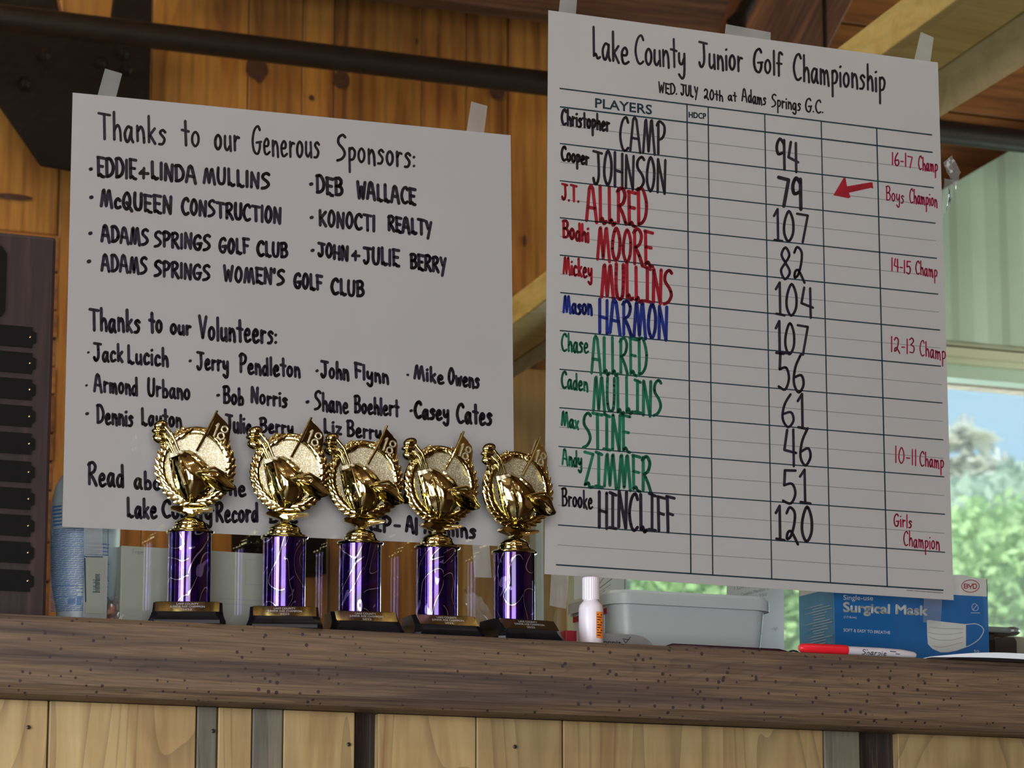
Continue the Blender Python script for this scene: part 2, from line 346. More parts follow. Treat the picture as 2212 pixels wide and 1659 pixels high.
def holo():
    """purple film: violet and black flow zones cut by thin silver swirls"""
    m, nt, b = nmat('purple_holographic_film'); N = nt.nodes.new; L = nt.links.new
    def mth(op, a, c=None):
        q = N('ShaderNodeMath'); q.operation = op
        if isinstance(a, float): q.inputs[0].default_value = a
        else: L(a, q.inputs[0])
        if c is not None:
            if isinstance(c, float): q.inputs[1].default_value = c
            else: L(c, q.inputs[1])
        return q.outputs[0]
    tc = N('ShaderNodeTexCoord'); sp = N('ShaderNodeSeparateXYZ'); L(tc.outputs['Object'], sp.inputs[0])
    oi = N('ShaderNodeObjectInfo'); at = mth('ARCTAN2', sp.outputs[0], sp.outputs[1])
    cb = N('ShaderNodeCombineXYZ'); L(mth('ADD', mth('MULTIPLY', at, .026), mth('MULTIPLY', sp.outputs[2], .35)), cb.inputs[0]); L(mth('MULTIPLY', sp.outputs[2], .75), cb.inputs[1]); L(mth('MULTIPLY', oi.outputs['Random'], 9.0), cb.inputs[2])
    n = N('ShaderNodeTexNoise'); n.inputs['Scale'].default_value = 24; n.inputs['Detail'].default_value = 0; n.inputs['Distortion'].default_value = .3; L(cb.outputs[0], n.inputs['Vector'])
    f = mth('FRACT', mth('MULTIPLY', n.outputs['Fac'], 6.0)); line = mth('LESS_THAN', mth('ABSOLUTE', mth('SUBTRACT', f, .5)), .019)
    cr = N('ShaderNodeValToRGB'); e = cr.color_ramp.elements; e[0].position = .10; e[0].color = (.030, .006, .10, 1); e[1].position = .5; e[1].color = (.012, .008, .02, 1); e.new(.58).color = (.040, .004, .036, 1); e.new(.95).color = (.050, .009, .15, 1)
    L(f, cr.inputs['Fac'])
    n3 = N('ShaderNodeTexNoise'); n3.inputs['Scale'].default_value = 60; n3.inputs['Detail'].default_value = 0; n3.inputs['Distortion'].default_value = 1.5; L(cb.outputs[0], n3.inputs['Vector'])
    fl = mth('GREATER_THAN', n3.outputs['Fac'], .735)
    def mix(fac, a, col):
        q = N('ShaderNodeMix'); q.data_type = 'RGBA'; L(fac, q.inputs[0]); L(a, q.inputs[6]); q.inputs[7].default_value = col; return q.outputs[2]
    col = mix(line, cr.outputs['Color'], (.72, .68, .82, 1)); col = mix(fl, col, (.40, .34, .58, 1))
    st = N('ShaderNodeTexNoise'); st.noise_dimensions = '1D'; st.inputs['Scale'].default_value = 9; st.inputs['Detail'].default_value = 3; L(at, st.inputs['W'])
    L(col, b.inputs['Base Color'])
    mr = N('ShaderNodeMapRange'); mr.inputs[3].default_value = .05; mr.inputs[4].default_value = .22; L(st.outputs['Fac'], mr.inputs[0]); L(mr.outputs[0], b.inputs['Roughness'])
    b.inputs['Metallic'].default_value = .9
    b.inputs['Coat Weight'].default_value = .7; b.inputs['Coat Roughness'].default_value = .02; b.inputs['Coat Tint'].default_value = (.6, .5, 1, 1)
    return m
M['holo'] = holo()
def leafmat(name, c0, c1, trans=.35):
    m, nt, b = nmat(name); N = nt.nodes.new; L = nt.links.new
    g = N('ShaderNodeNewGeometry'); cr = N('ShaderNodeValToRGB'); cr.color_ramp.elements[0].color = c0+(1,); cr.color_ramp.elements[1].color = c1+(1,)
    L(g.outputs['Random Per Island'], cr.inputs['Fac']); L(cr.outputs['Color'], b.inputs['Base Color']); b.inputs['Roughness'].default_value = .8
    tl = N('ShaderNodeBsdfTranslucent'); L(cr.outputs['Color'], tl.inputs[0]); mx = N('ShaderNodeMixShader'); mx.inputs[0].default_value = trans
    out = nt.nodes['Material Output']; L(b.outputs[0], mx.inputs[1]); L(tl.outputs[0], mx.inputs[2]); L(mx.outputs[0], out.inputs[0])
    return m
M['leaf_green'] = leafmat('bright_green_leaves', (.32, .50, .20), (.64, .80, .42))  # outdoor haze and overexposure are put into these pale leaf colours
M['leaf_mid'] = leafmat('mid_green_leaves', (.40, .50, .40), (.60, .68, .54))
M['needle_pale'] = leafmat('haze_pale_needles', (.78, .80, .76), (.92, .88, .80))  # needle colour lightened to stand for haze and overexposure
M['trunk'] = plain('grey_bark', (.50, .47, .45), .9, bscale=4, var=.2)

# ================================================================== setting
LF = -0.10                                   # front face of the ledge
ZL = W(1100, 1377, LF).z                      # top of the ledge
ZB = W(1100, 1541, LF).z                      # its underside
YB = 2.6                                      # back wall
MB().box((-4.5, -7, -.05), (4.5, YB+.1, 0)).build('floor', M['floor'])['kind'] = 'structure'
MB().box((-4.5, -.05, 4.2), (4.5, YB+.1, 4.3)).build('ceiling', M['dark_timber'])['kind'] = 'structure'
MB().box((-4.5, -7, 4.2), (4.5, -.05, 4.3)).build('ceiling_front', M['room'])['kind'] = 'structure'
MB().box((-4.6, -7, 0), (-4.5, YB+.1, 4.3)).build('wall_left', M['room'])['kind'] = 'structure'
MB().box((4.5, -7, 0), (4.6, YB+.1, 4.3)).build('wall_right', M['room'])['kind'] = 'structure'
MB().box((-4.6, -7.1, 0), (4.6, -7, 4.3)).build('wall_rear', M['dark_timber'])['kind'] = 'structure'

# ledge: a thick aged board, eased edges, slightly wavy lower lip
def ledge():
    b = MB(); n = 60; x0, x1 = -2.4, 2.4
    prof = [(LF+.006, ZL), (LF, ZL-.006), (LF+.001, ZL-.040), (LF+.002, ZB+.012), (LF+.009, ZB+.002), (LF+.016, ZB), (.42, ZB), (.42, ZL)]
    k = len(prof)
    for i in range(n+1):
        x = x0+(x1-x0)*i/n
        for j, (y, z) in enumerate(prof):
            w = .0012*noise.noise(Vector((x*3, j*5.0, 0))) if j < 6 else 0
            b.v.append(Vector((x, y+w, z+(w*.6 if 2 < j < 6 else 0))))
    for i in range(n):
        for j in range(k):
            j2 = (j+1) % k; b.f.append((i*k+j, i*k+j2, (i+1)*k+j2, (i+1)*k+j))
    b.f.append(tuple(range(k))); b.f.append(tuple(n*k+j for j in reversed(range(k))))
    o = b.build('counter_ledge', M['ledge'], base=(0, 0, ZB))
    return tag(o, 'thick aged brown wooden ledge dotted with worm holes, carrying the trophies', 'ledge')
ledge()

# front panelling below the ledge
YF = LF+.05
wf = MB().box((-2.4, YF+.025, 0), (2.4, YF+.06, ZB)).build('wall_front', M['room']); wf['kind'] = 'structure'
def nail(px, py, par, Y):
    c = W(px, py, Y); b = MB(); r = .0022
    b.lathe([(r, -.0005), (r, .0008), (r*.6, .0014)], 10); b.xform(lambda v: Vector((c.x+v.x, c.y-v.z, c.z+v.y)))
    return b.build('nail', M['nail'], par)
BD = [(-700, -420, 'pine'), (-418, -180, 'pine'), (-178, 104, 'pine'), (106, 424, 'pine'), (426, 470, 'pine_blue'), (472, 545, 'pine'), (546, 612, 'pine_blue'), (613, 768, 'pine'), (770, 816, 'bark'), (818, 1030, 'pine'), (1031, 1216, 'pine'),
      (1218, 1780, 'pine'), (1781, 1858, 'pine_blue'), (1859, 1938, 'bark'), (1940, 2300, 'pine'), (2302, 2600, 'pine')]
for i, (a, bb, mk) in enumerate(BD):
    xa, xb = W(a, 1600, YF).x, W(bb, 1600, YF).x
    if mk == 'bark':
        b = MB(); n = 10; y = YF+.012
        for k in range(n+1):                      # ragged bark strip
            z = ZB-.0-(ZB-.6)*k/n
            b.v += [Vector((xa-.004+.004*random.random(), y, z)), Vector((xb+.003*random.random(), y, z)), Vector((xb+.003, y+.012, z)), Vector((xa-.004, y+.012, z))]
        for k in range(n):
            for q in range(4): b.f.append((k*4+q, k*4+(q+1) % 4, k*4+4+(q+1) % 4, k*4+4+q))
        b.build('bark_strip', M[mk], wf)
    else:
        MB().box((xa, YF+random.uniform(0, .002), .6), (xb-.0008, YF+.024, ZB-.0005)).build('plank', M[mk], wf, bevel=.0012)
for p in ((61, 1571), (460, 1579), (753, 1608), (1112, 1613)): nail(p[0], p[1], wf, YF)

# the big pane standing on the ledge
ZG = 3.3
g = MB().box((-2.3, 0, ZL), (2.3, .005, ZG)).build('window_1', M['glass']); g['kind'] = 'structure'
MB().box((-2.4, -.06, ZG), (2.4, .08, 4.2)).build('trim_1', M['dark_timber'])['kind'] = 'structure'
for s in (-1, 1): MB().box((s*2.35-.05, -.06, ZL), (s*2.35+.05, .06, ZG)).build('trim_%d' % (2+(s > 0)), M['dark_timber'])['kind'] = 'structure'
MB().box((-4.5, -.05, 0), (-2.4, .07, 4.2)).build('wall_front_left', M['room'])['kind'] = 'structure'
MB().box((2.4, -.05, 0), (4.5, .07, 4.2)).build('wall_front_right', M['room'])['kind'] = 'structure'

# back wall with a window opening at the right
XW0 = W(1229, 1100, YB).x; XW1 = 4.3
ZT = W(2130, 826, YB).z
wb = MB()
wb.box((-4.5, YB+.03, 0), (XW0, YB+.1, 4.2)); wb.box((XW0, YB+.03, ZT), (4.5, YB+.1, 4.2)); wb.box((XW0, YB+.03, 0), (XW1, YB+.1, 1.0)); wb.box((XW1, YB+.03, 1.0), (4.5, YB+.1, ZT))
wb = wb.build('wall_back', M['room']); wb['kind'] = 'structure'
# vertical amber boards of the back wall
def bxw(px, py=150): return W(px, py, YB).x
seams = [-420, -235, -50, 137, 330, 538, 655, 724, 913, 1010, 1100, 1290, 1480, 1553]
for a, bb in zip(seams[:-1], seams[1:]):
    xa, xb = bxw(a), bxw(bb)
    y = YB+random.uniform(0, .006)
    zlo = .9 if bb < 1229 else ZT+.07
    if a in (-50,): zlo = W(60, 500, YB).z
    if 1:
        MB().box((xa, y, zlo), (xb-.0015, YB+.03, 4.2)).build('board', M['amber'], wb, bevel=.003)
M['knot'] = plain('dark_pine_knot', (.05, .012, .006), .5, bscale=90, var=.4)
for px, py, rx, rz in ((737, 172, 17, 19), (1074, 196, 17, 20), (673, 211, 6, 6), (555, 148, 24, 22), (560, 152, 12, 26), (118, 300, 5, 6), (900, 90, 3, 7), (1133, 520, 4, 12), (30, 425, 40, 6)):
    c_ = W(px, py, YB-.0003); sx_ = depth(c_)/FPX
    MB().add([(c_.x+rx*sx_*math.cos(2*math.pi*i/14)*(1+.15*random.random()), YB-.0006, c_.z+rz*sx_*math.sin(2*math.pi*i/14)*(1+.15*random.random())) for i in range(14)] + [(c_.x, YB-.0016, c_.z)], [(i, (i+1) % 14, 14) for i in range(14)]).build('knot', M['knot'], wb, smooth=True)
# short horizontal boards at the far left, low
zz = W(60, 500, YB).z; k = 0
while zz > 1.4:
    h = random.choice((.055, .075, .10))
    MB().box((bxw(-50), YB-.01+random.uniform(0, .008), zz-h), (bxw(137), YB+.03, zz-.003)).build('cross_board', M['amber_h'], wb, bevel=.003); zz -= h
# cross boards top right
xa = bxw(1553, 60); zz = 4.18
while zz > ZT+.06:
    h = random.choice((.14, .17, .19))
    MB().box((xa, YB+random.uniform(0, .006), zz-h), (4.45, YB+.03, zz-.004)).build('cross_board', M['amber_h'], wb, bevel=.003); zz -= h

# far window: glass, header and trim strips
f = MB().box((XW0, YB+.05, 1.0), (XW1, YB+.056, ZT)).build('window_2', M['pane']); f['kind'] = 'structure'
for (ya, yb_, mk, d) in ((822, 790, 'mint', .02), (790, 776, 'mint_trim', .035), (775, 756, 'mint_trim', .05), (752, 742, 'mint_trim', .04)):
    z0, z1 = W(2130, ya, YB-d).z, W(2130, yb_, YB-d).z
    MB().box((XW0, YB-d, z0), (4.4, YB+.03, z1)).build('window_head_strip', M[mk], f)
MB().box((XW0-.02, YB-.02, 1.0), (XW0+.03, YB+.08, ZT)).build('window_frame', M['mint_trim'], f)
# mint corrugated panel over the window, its top cut on a slant
def mint():
    b = MB(); Y = YB-.06
    zb = W(2130, 742, Y).z; xs = W(1700, 500, Y).x; xe = 4.4
    pA, pB = W(2060, 396, Y), W(2212, 308, Y); sl = (pB.z-pA.z)/(pB.x-pA.x)
    n = 150; pr = []
    for i in range(n+1):
        x = xs+(xe-xs)*i/n; ph = ((x-xs)/.125) % 1.0
        y = Y-.003*max(0, min(1, (abs(ph-.5)*-1+.30)/.12)) - .002*(1 if .08 < ph < .12 else 0)
        zt = max(zb+.02, min(4.15, pA.z+sl*(x-pA.x)))
        pr.append((x, y, zt))
    for x, y, zt in pr:
        b.v += [Vector((x, y, zb)), Vector((x, y, zt)), Vector((x, y+.002, zt)), Vector((x, y+.002, zb))]
    for i in range(n):
        for q in range(4): b.f.append((i*4+q, i*4+(q+1) % 4, i*4+4+(q+1) % 4, i*4+4+q))
    o = b.build('corrugated_panel', M['mint'], base=(xs, Y, zb))
    tag(o, 'pale mint green corrugated metal panel above the far window', 'wall panel')
mint()
# tan post left of the far window, a white strip on it
Yp = 2.25
o = MB().box((W(1000, 1100, Yp).x, Yp, .0), (W(1228, 1100, Yp).x, Yp+.20, W(1150, 797, Yp).z)).build('post', M['tan_post'], bevel=.004)
tag(o, 'wide tan wooden post standing just left of the far window', 'post')
MB().box((W(1157, 1200, Yp-.03).x, Yp-.03, W(1165, 1343, Yp-.03).z), (W(1174, 1200, Yp-.03).x, Yp, W(1165, 1085, Yp-.03).z)).build('white_strip', M['white_plastic'], o, bevel=.002)

# rafters coming towards the viewer, up to the right
def rafter(name, e1, e2, e3, mat, label):
    """e1,e2 front face edges, e3 rear lower edge, each as ((px,py,Y) low end, (px,py,Y) high end)"""
    A0, A1 = W(*e1[0]), W(*e1[1]); B0, B1 = W(*e2[0]), W(*e2[1]); D0, D1 = W(*e3[0]), W(*e3[1])
    E0, E1 = A0+(D0-B0), A1+(D1-B1)
    o = MB().hexa([B0, B1, D1, D0, A0, A1, E1, E0]).build(name, mat, bevel=.003)
    return tag(o, label, 'rafter')
def lin(p, q, x): return p[1]+(q[1]-p[1])*(x-p[0])/(q[0]-p[0])
X0, X1 = 1040, 2330
u = lambda p, q: ((X0, lin(p, q, X0), 2.05), (X1, lin(p, q, X1), .62))
u2 = lambda p, q: ((X0, lin(p, q, X0), 2.21), (X1, lin(p, q, X1), .76))
rafter('rafter', u((1110, 638), (1950, -4)), u((1110, 698), (2065, 0)), u2((1112, 780), (2212, 25)), M['yellow_lit_rafter'], 'yellow lit sloping rafter rising to the upper right corner')
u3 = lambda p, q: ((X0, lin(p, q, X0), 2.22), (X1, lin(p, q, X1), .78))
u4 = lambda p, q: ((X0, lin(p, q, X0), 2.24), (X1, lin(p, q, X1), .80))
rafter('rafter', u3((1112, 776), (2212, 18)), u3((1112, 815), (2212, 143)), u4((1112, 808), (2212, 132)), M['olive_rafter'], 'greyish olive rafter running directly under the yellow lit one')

# steel rail along the room, gusset plate and upper timber
Yr = 2.3
r0, r1 = W(0, 40, Yr), W(1185, 178.5, Yr); zr = (r0.z+r1.z)/2
rad = 28*depth(W(600, 110, Yr))/FPX
b = MB().tube([(-4.4, Yr, zr), (4.4, Yr, zr)], rad, 20)
tag(b.build('steel_rail', M['pipe'], smooth=True), 'long round dark brown steel rail crossing above the left sign', 'rail')
Yg = 2.42
def ppoly(pts, Y): return [(W(x, y, Y).x, W(x, y, Y).z) for x, y in pts]
t = thing('gusset_plate', 'large black steel gusset plate with bolts behind the top left corner of the sign', 'steel plate', W(150, 360, Yg))
MB().prism(ppoly([(-150, 330), (-60, 40), (250, 60), (322, 70), (318, 420), (200, 400), (90, 356)][::-1] if False else [(-190, -30), (120, -15), (136, 60), (238, 60), (250, -30), (330, -30), (318, 440), (180, 372), (90, 356), (0, 226), (-60, 130)], Yg), Yg, Yg+.012).build('plate', M['steel'], t, bevel=.002)
for p in ((92, 121), (270, 152), (50, 182), (214, 138), (262, 118)):
    c = W(p[0], p[1], Yg); b = MB().lathe([(.014, 0), (.014, .009), (.008, .016), (.004, .018)], 6); b.xform(lambda v: Vector((c.x+v.x, c.y-v.z, c.z+v.y)))
    b.build('bolt', M['steel'], t)
a, bz = W(140, 0, 2.5), W(245, 0, 2.5)
o = MB().prism(ppoly([(118, -60), (140, 60), (236, 60), (262, -60)], 2.46), 2.46, 2.54).build('brace', M['amber'], bevel=.003)
tag(o, 'short reddish wooden brace rising out of the black steel plate', 'brace')
z0 = W(970, 25, 2.46).z
o = MB().box((W(340, 10, 2.4).x, 2.40, z0), (W(1640, 10, 2.4).x, 2.46, z0+.22)).build('timber_beam', M['dark_timber'], bevel=.006)
tag(o, 'dark reddish brown timber beam along the top edge above the steel rail', 'beam')
o = MB().prism(ppoly([(520, 1100), (706, 1110), (706, 1240), (520, 1232)], 2.5), 2.5, 2.56).build('steel_plate', M['steel'], bevel=.002)
tag(o, 'small black steel plate low on the back wall behind the second and third trophies', 'steel plate')
# truss boards and rod top right
Yq = 2.1
o = MB().prism(ppoly([(1535, 200), (1650, -90), (1890, -90), (1740, 200)], Yq), Yq, Yq+.10).build('truss_board', M['rough_board'], bevel=.004)
tag(o, 'rough reddish truss board leaning to the right above the score sheet', 'board')
p0, p1 = W(1592, 50, Yq-.05), W(1650, -60, Yq-.05)
t = thing('steel_strut', 'short black steel strut with a flared foot in front of the truss board', 'strut', p0)
MB().tube([p0, p1], .0135, 12).build('rod', M['steel'], t, smooth=True)
MB().tube([p0-(p1-p0)*.03, p0+(p1-p0)*.16], [.021, .0135], 12).build('foot', M['steel'], t, smooth=True)
p0, p1 = W(1783, 130, Yq-.04), W(1782, 22, Yq-.04); p1.z = 4.2
tag(MB().tube([p0, p1], .0045, 8).build('thin_rod', M['steel'], smooth=True), 'thin upright black rod between the truss board and the yellow rafter', 'rod')

# ================================================================== outdoors
MB().box((-40, YB+.3, -.3), (80, 90, -.05)).build('ground', M['soil'])['kind'] = 'structure'
def foliage(n, c, r, s, shell=.55):
    b = MB()
    for i in range(n):
        while True:
            d = Vector((random.uniform(-1, 1), random.uniform(-1, 1), random.uniform(-1, 1)))
            if .2 < d.length < 1: break
        d = d.normalized()*(shell+(1-shell)*random.random())*(1+.25*noise.noise(d*2.3+Vector(c)))
        p = Vector((c[0]+d.x*r[0], c[1]+d.y*r[1], c[2]+d.z*r[2]))
        a = Vector((random.gauss(0, 1), random.gauss(0, 1), random.gauss(0, 1))).normalized()*s*random.uniform(.6, 1.3)
        e = a.cross(Vector((random.gauss(0, 1), random.gauss(0, 1), random.gauss(0, 1)))).normalized()*s*.6
        b.add([p-a, p+e, p+a, p-e], [(0, 1, 2, 3)])
    return b
def bush(px, py, Y, rw, rh, mat, label, n=900, group=None):
    c = W(px, py, Y); t = thing('leafy_tree', label, 'tree', (c.x, c.y, -.1), group)
    MB().tube([(c.x, c.y, -.1), (c.x+.1, c.y, c.z*.6), (c.x, c.y, c.z)], [.22, .16, .06], 7).build('trunk', M['trunk'], t, smooth=True)
    foliage(n*(12 if Y < 18 else 6), c, (rw, rw, rh), .05 if Y < 18 else .09).build('foliage', mat, t)
def conifer(px, pytop, Y, lean, label, spread=2.0):
    top = W(px, pytop, Y); t = thing('conifer', label, 'tree', (top.x, top.y, -.1))
    H = top.z
    MB().tube([(top.x, top.y, -.1), (top.x, top.y, H*.5), top], [.24, .15, .03], 7).build('trunk', M['trunk'], t, smooth=True)
    b = MB(); z = H*.97
    while z > H*.25:
        fr = (H-z)/H
        for k in range(7):
            a = random.uniform(0, 6.28); ln = spread*fr*random.uniform(.6, 1.15)+.25
            for q in range(8):
                s = (q+.6)/8*ln
                p = Vector((top.x+math.cos(a)*s, top.y+math.sin(a)*s, z-.22*s+random.uniform(-.08, .08)))
                d = Vector((random.gauss(0, 1), random.gauss(0, 1), random.gauss(0, .5))).normalized()*.24
                e = d.cross(Vector((0, .3, 1))).normalized()*.11
                b.add([p-d, p+e, p+d, p-e], [(0, 1, 2, 3)])
        z -= .30
    b.build('needles', M['needle_pale'], t)
conifer(2082, 895, 27, 0, 'tall conifer coloured pale for haze, seen beside the score sheet edge', 2.4)
conifer(2170, 975, 33, 0, 'shorter pale conifer at the right edge of the far window', 2.6)
for (px, py, Y, rw, rh, mk, lb) in ((2180, 1310, 16, 1.1, .75, 'leaf_green', 'bright green rounded tree low at the right edge of the window'),
        (2090, 1245, 21, 1.25, .8, 'leaf_mid', 'mid green tree coloured pale for haze below the tall conifer'),
        (2218, 1190, 22.5, .85, .85, 'leaf_mid', 'green tree coloured pale for haze, rising behind the bright rounded tree at right'),
        (1712, 1330, 15, .55, .6, 'leaf_green', 'bright green tree showing between the notice and the blue carton'),
        (1560, 1290, 14, .55, .6, 'leaf_green', 'bright yellow green tree above the right half of the tub'),
        (1400, 1300, 17, .6, .7, 'leaf_mid', 'dull green tree above the left half of the tub'),
        (1230, 1300, 20, .5, .45, 'leaf_mid', 'dark green tree glimpsed beside the tape under the score sheet')):
    bush(px, py, Y, rw, rh, M[mk], lb, 1100 if rw > .8 else 500)
# ================================================================== marker handwriting
GL = {
'A': (58, "0 0,16 92,24 100,34 92,56 -4/8 38,48 36"), 'B': (48, "8 0,6 98/~0 94,28 100,42 82,32 58,8 52/~8 52,36 50,48 26,34 4,6 0"),
'C': (46, "~46 84,34 100,14 86,2 46,12 10,28 -2,46 8"), 'D': (50, "6 2,4 98/~0 94,26 98,48 62,44 24,24 4,4 0"),
'E': (40, "6 2,4 96/0 98,42 94/6 52,34 50/~6 2,18 8,28 -2,42 -4"), 'F': (38, "8 0,4 96/0 98,42 94/6 52,34 48"),
'G': (52, "~46 86,34 100,12 84,2 44,12 8,34 0,46 22,46 40/26 40,54 44"), 'H': (48, "4 0,4 100/44 -2,44 98/4 48,44 44"),
'I': (10, "5 -2,5 98"), 'Ï': (34, "2 98,34 92/17 96,17 2/0 2,36 0"), 'J': (46, "2 98,48 94/~28 96,32 30,22 4,10 2,2 18"),
'K': (46, "6 0,4 100/44 92,8 46/10 52,46 -2"), 'L': (38, "5 100,7 2/~7 2,16 10,26 -4,38 2"),
'M': (66, "2 0,14 92,18 96,32 4,46 94,50 96,66 -4"), 'N': (48, "4 0,6 98,42 -2,46 98"),
'O': (46, "~24 100,8 72,4 28,22 0,40 26,42 70,24 100"), 'P': (44, "8 0,8 98/~0 88,14 102,40 90,42 68,30 50,10 44"),
'Q': (52, "~26 100,8 72,4 28,22 0,40 26,42 70,26 100/24 40,54 -8"), 'R': (48, "6 0,6 98/~0 90,24 102,42 84,32 58,8 48/~10 48,30 26,48 -4"),
'S': (44, "~44 92,30 100,10 88,8 66,32 46,42 26,26 6,2 -2"), 'T': (50, "0 98,52 94/26 96,28 0"), 'U': (44, "~4 100,2 40,10 6,26 0,38 12,42 50,42 100"),
'V': (46, "2 100,24 0,46 98"), 'W': (60, "2 100,14 0,30 70,44 0,58 100"), 'X': (44, "2 100,44 0/42 100,2 0"), 'Y': (42, "2 96,20 46/42 94,16 -22"),
'Z': (48, "0 98,46 94,2 4/~2 4,20 10,28 -2,46 0"),
'a': (38, "~32 48,16 54,2 30,6 4,18 0,32 40/~32 52,32 14,40 -2"), 'b': (36, "4 100,6 0/~6 34,20 50,34 32,30 4,6 2"), 'c': (32, "~32 46,18 56,4 34,8 4,20 0,34 8"),
'd': (38, "~32 46,16 52,2 26,10 0,26 6,32 40/32 98,36 -2"), 'e': (36, "~6 28,26 30,30 46,18 56,4 36,8 6,20 -2,38 8"), 'f': (30, "~32 92,20 100,12 84,12 0/0 52,28 52"),
'g': (38, "~32 46,16 54,2 30,8 4,22 4,32 40/~32 50,34 -18,22 -36,2 -24"), 'h': (36, "4 100,6 0/~6 32,20 54,32 38,36 -2"), 'i': (8, "4 54,6 0/3 78,6 80"),
'j': (20, "~16 54,18 -16,8 -34,-2 -20/14 76,18 78"), 'k': (34, "4 100,6 0/32 54,8 26/10 28,34 -4"), 'l': (8, "4 100,6 -2"),
'm': (56, "4 56,6 0/~6 38,18 54,26 36,28 0/~28 38,40 54,48 36,54 -4"), 'n': (36, "4 56,6 0/~6 34,20 54,32 36,36 -4"), 'o': (36, "~18 56,4 40,4 14,18 0,32 16,32 42,18 56"),
'p': (36, "6 54,8 -44/~6 44,20 56,36 40,28 12,8 6"), 'r': (28, "4 56,6 0/~6 34,16 52,28 50"), 's': (30, "~30 48,18 56,6 44,26 22,18 2,2 0"),
't': (30, "16 96,20 0/0 60,32 56"), 'u': (36, "~4 54,4 14,16 0,30 16/32 54,36 -2"), 'v': (32, "2 54,16 0,32 54"), 'w': (46, "2 54,12 0,24 42,34 0,46 54"),
'x': (32, "2 54,32 -2/32 54,0 0"), 'y': (36, "~4 54,6 22,20 14,30 34/~34 54,34 -20,22 -38,4 -24"), 'z': (30, "2 52,30 50,4 0,32 0"),
'0': (42, "~22 100,6 66,4 26,20 0,38 26,38 70,22 100"), '1': (24, "0 78,14 100,16 2/2 2,32 0"), '2': (46, "~4 80,16 98,34 84,32 50,20 16,6 6,8 24,22 28,46 -6"),
'3': (38, "~2 88,18 100,32 80,10 54/~10 54,36 40,30 6,2 6"), '4': (46, "14 96,4 44,46 34/36 96,38 0"), '5': (42, "40 98,8 96,6 52/~6 52,30 58,40 30,26 0,2 6"),
'6': (42, "~30 100,10 66,4 24,22 0,40 22,32 46,6 38"), '7': (44, "0 92,42 88,22 0"), '8': (42, "~22 52,6 76,22 100,38 78,22 52,4 26,20 0,40 24,22 52"),
'9': (40, "~36 84,18 100,4 74,10 48,32 56/36 98,38 0"), '|': (8, "4 100,4 0"),
'.': (6, "2 1,3 3"), ':': (8, "3 42,4 43/3 8,4 9"), '-': (26, "2 40,24 40"), "'": (8, "4 100,3 78"), '+': (40, "20 78,18 0/0 36,40 38/0 36,14 60"), ',': (8, "4 4,0 -14"),
'*': (6, "0 50,5 52"), '&': (44, "~44 0,6 78,20 100,32 80,2 24,18 0,42 34"), ' ': (34, ""),
}
def crom(p, n=4):
    if len(p) < 3: return p
    closed = p[0] == p[-1]; out = []
    for i in range(len(p)-1):
        p0 = p[i-1] if i else (p[-2] if closed else p[0]); p1, p2 = p[i], p[i+1]
        p3 = p[i+2] if i+2 < len(p) else (p[1] if closed else p[-1])
        for k in range(n):
            t = k/n
            out.append(tuple(.5*((2*p1[q])+(-p0[q]+p2[q])*t+(2*p0[q]-5*p1[q]+4*p2[q]-p3[q])*t*t+(-p0[q]+3*p1[q]-3*p2[q]+p3[q])*t**3) for q in (0, 1)))
    out.append(p[-1]); return out
def parse(s):
    r = []
    for st in s.split('/'):
        if not st: continue
        sm = st[0] == '~'; pts = [tuple(float(a) for a in q.split()) for q in st.lstrip('~').split(',')]
        r.append(crom(pts) if sm else pts)
    return r
GP = {k: (w, parse(s)) for k, (w, s) in GL.items()}
def write(text, x0, y0, x1, y1, h, gap=17, jit=1.0, slant=0.0):
    """strokes (in photo pixels) of one word between two baseline ends, cap height h"""
    tot = sum(GP[c][0] for c in text)+gap*(len(text)-1); u = 0; out = []
    for c in text:
        w, st = GP[c]; jy = random.uniform(-.03, .03)*h*jit; js = 1+random.uniform(-.04, .04)*jit
        for pl in st:
            o = []
            for a, b in pl:
                U = (u+a)/tot
                o.append((x0+(x1-x0)*U + slant*b/100*h, y0+(y1-y0)*U - b/100*h*js + jy))
            out.append(o)
        u += w+gap
    return out
def ribbons(strokes, width, fn, b=None, n=7):
    """flat marker strokes: fn maps a pixel to a point of the sheet"""
    b = b or MB()
    for pl in strokes:
        r = width/2*random.uniform(.93, 1.07)
        for i, (x, y) in enumerate(pl):
            k = len(b.v)
            for q in range(n):
                a = 2*math.pi*q/n+.4; b.v.append(fn(x+r*math.cos(a), y+r*1.06*math.sin(a)))
            b.f.append(tuple(range(k, k+n)))
            if i:
                xp, yp = pl[i-1]; dx, dy = x-xp, y-yp; L = math.hypot(dx, dy) or 1
                nx, ny = -dy/L*r, dx/L*r
                b.add([fn(xp+nx, yp+ny), fn(xp-nx, yp-ny), fn(x-nx, y-ny), fn(x+nx, y+ny)], [(0, 1, 2, 3)])
    return b
def polys(pl, fn, b=None):
    b = b or MB()
    for p in pl: b.add([fn(x, y) for x, y in p], [tuple(range(len(p)))])
    return b
YS = .0078                                     # the sheets are taped to the inner face of the pane
YI = YS-.0005
ink = lambda x, y: W(x, y, YI)
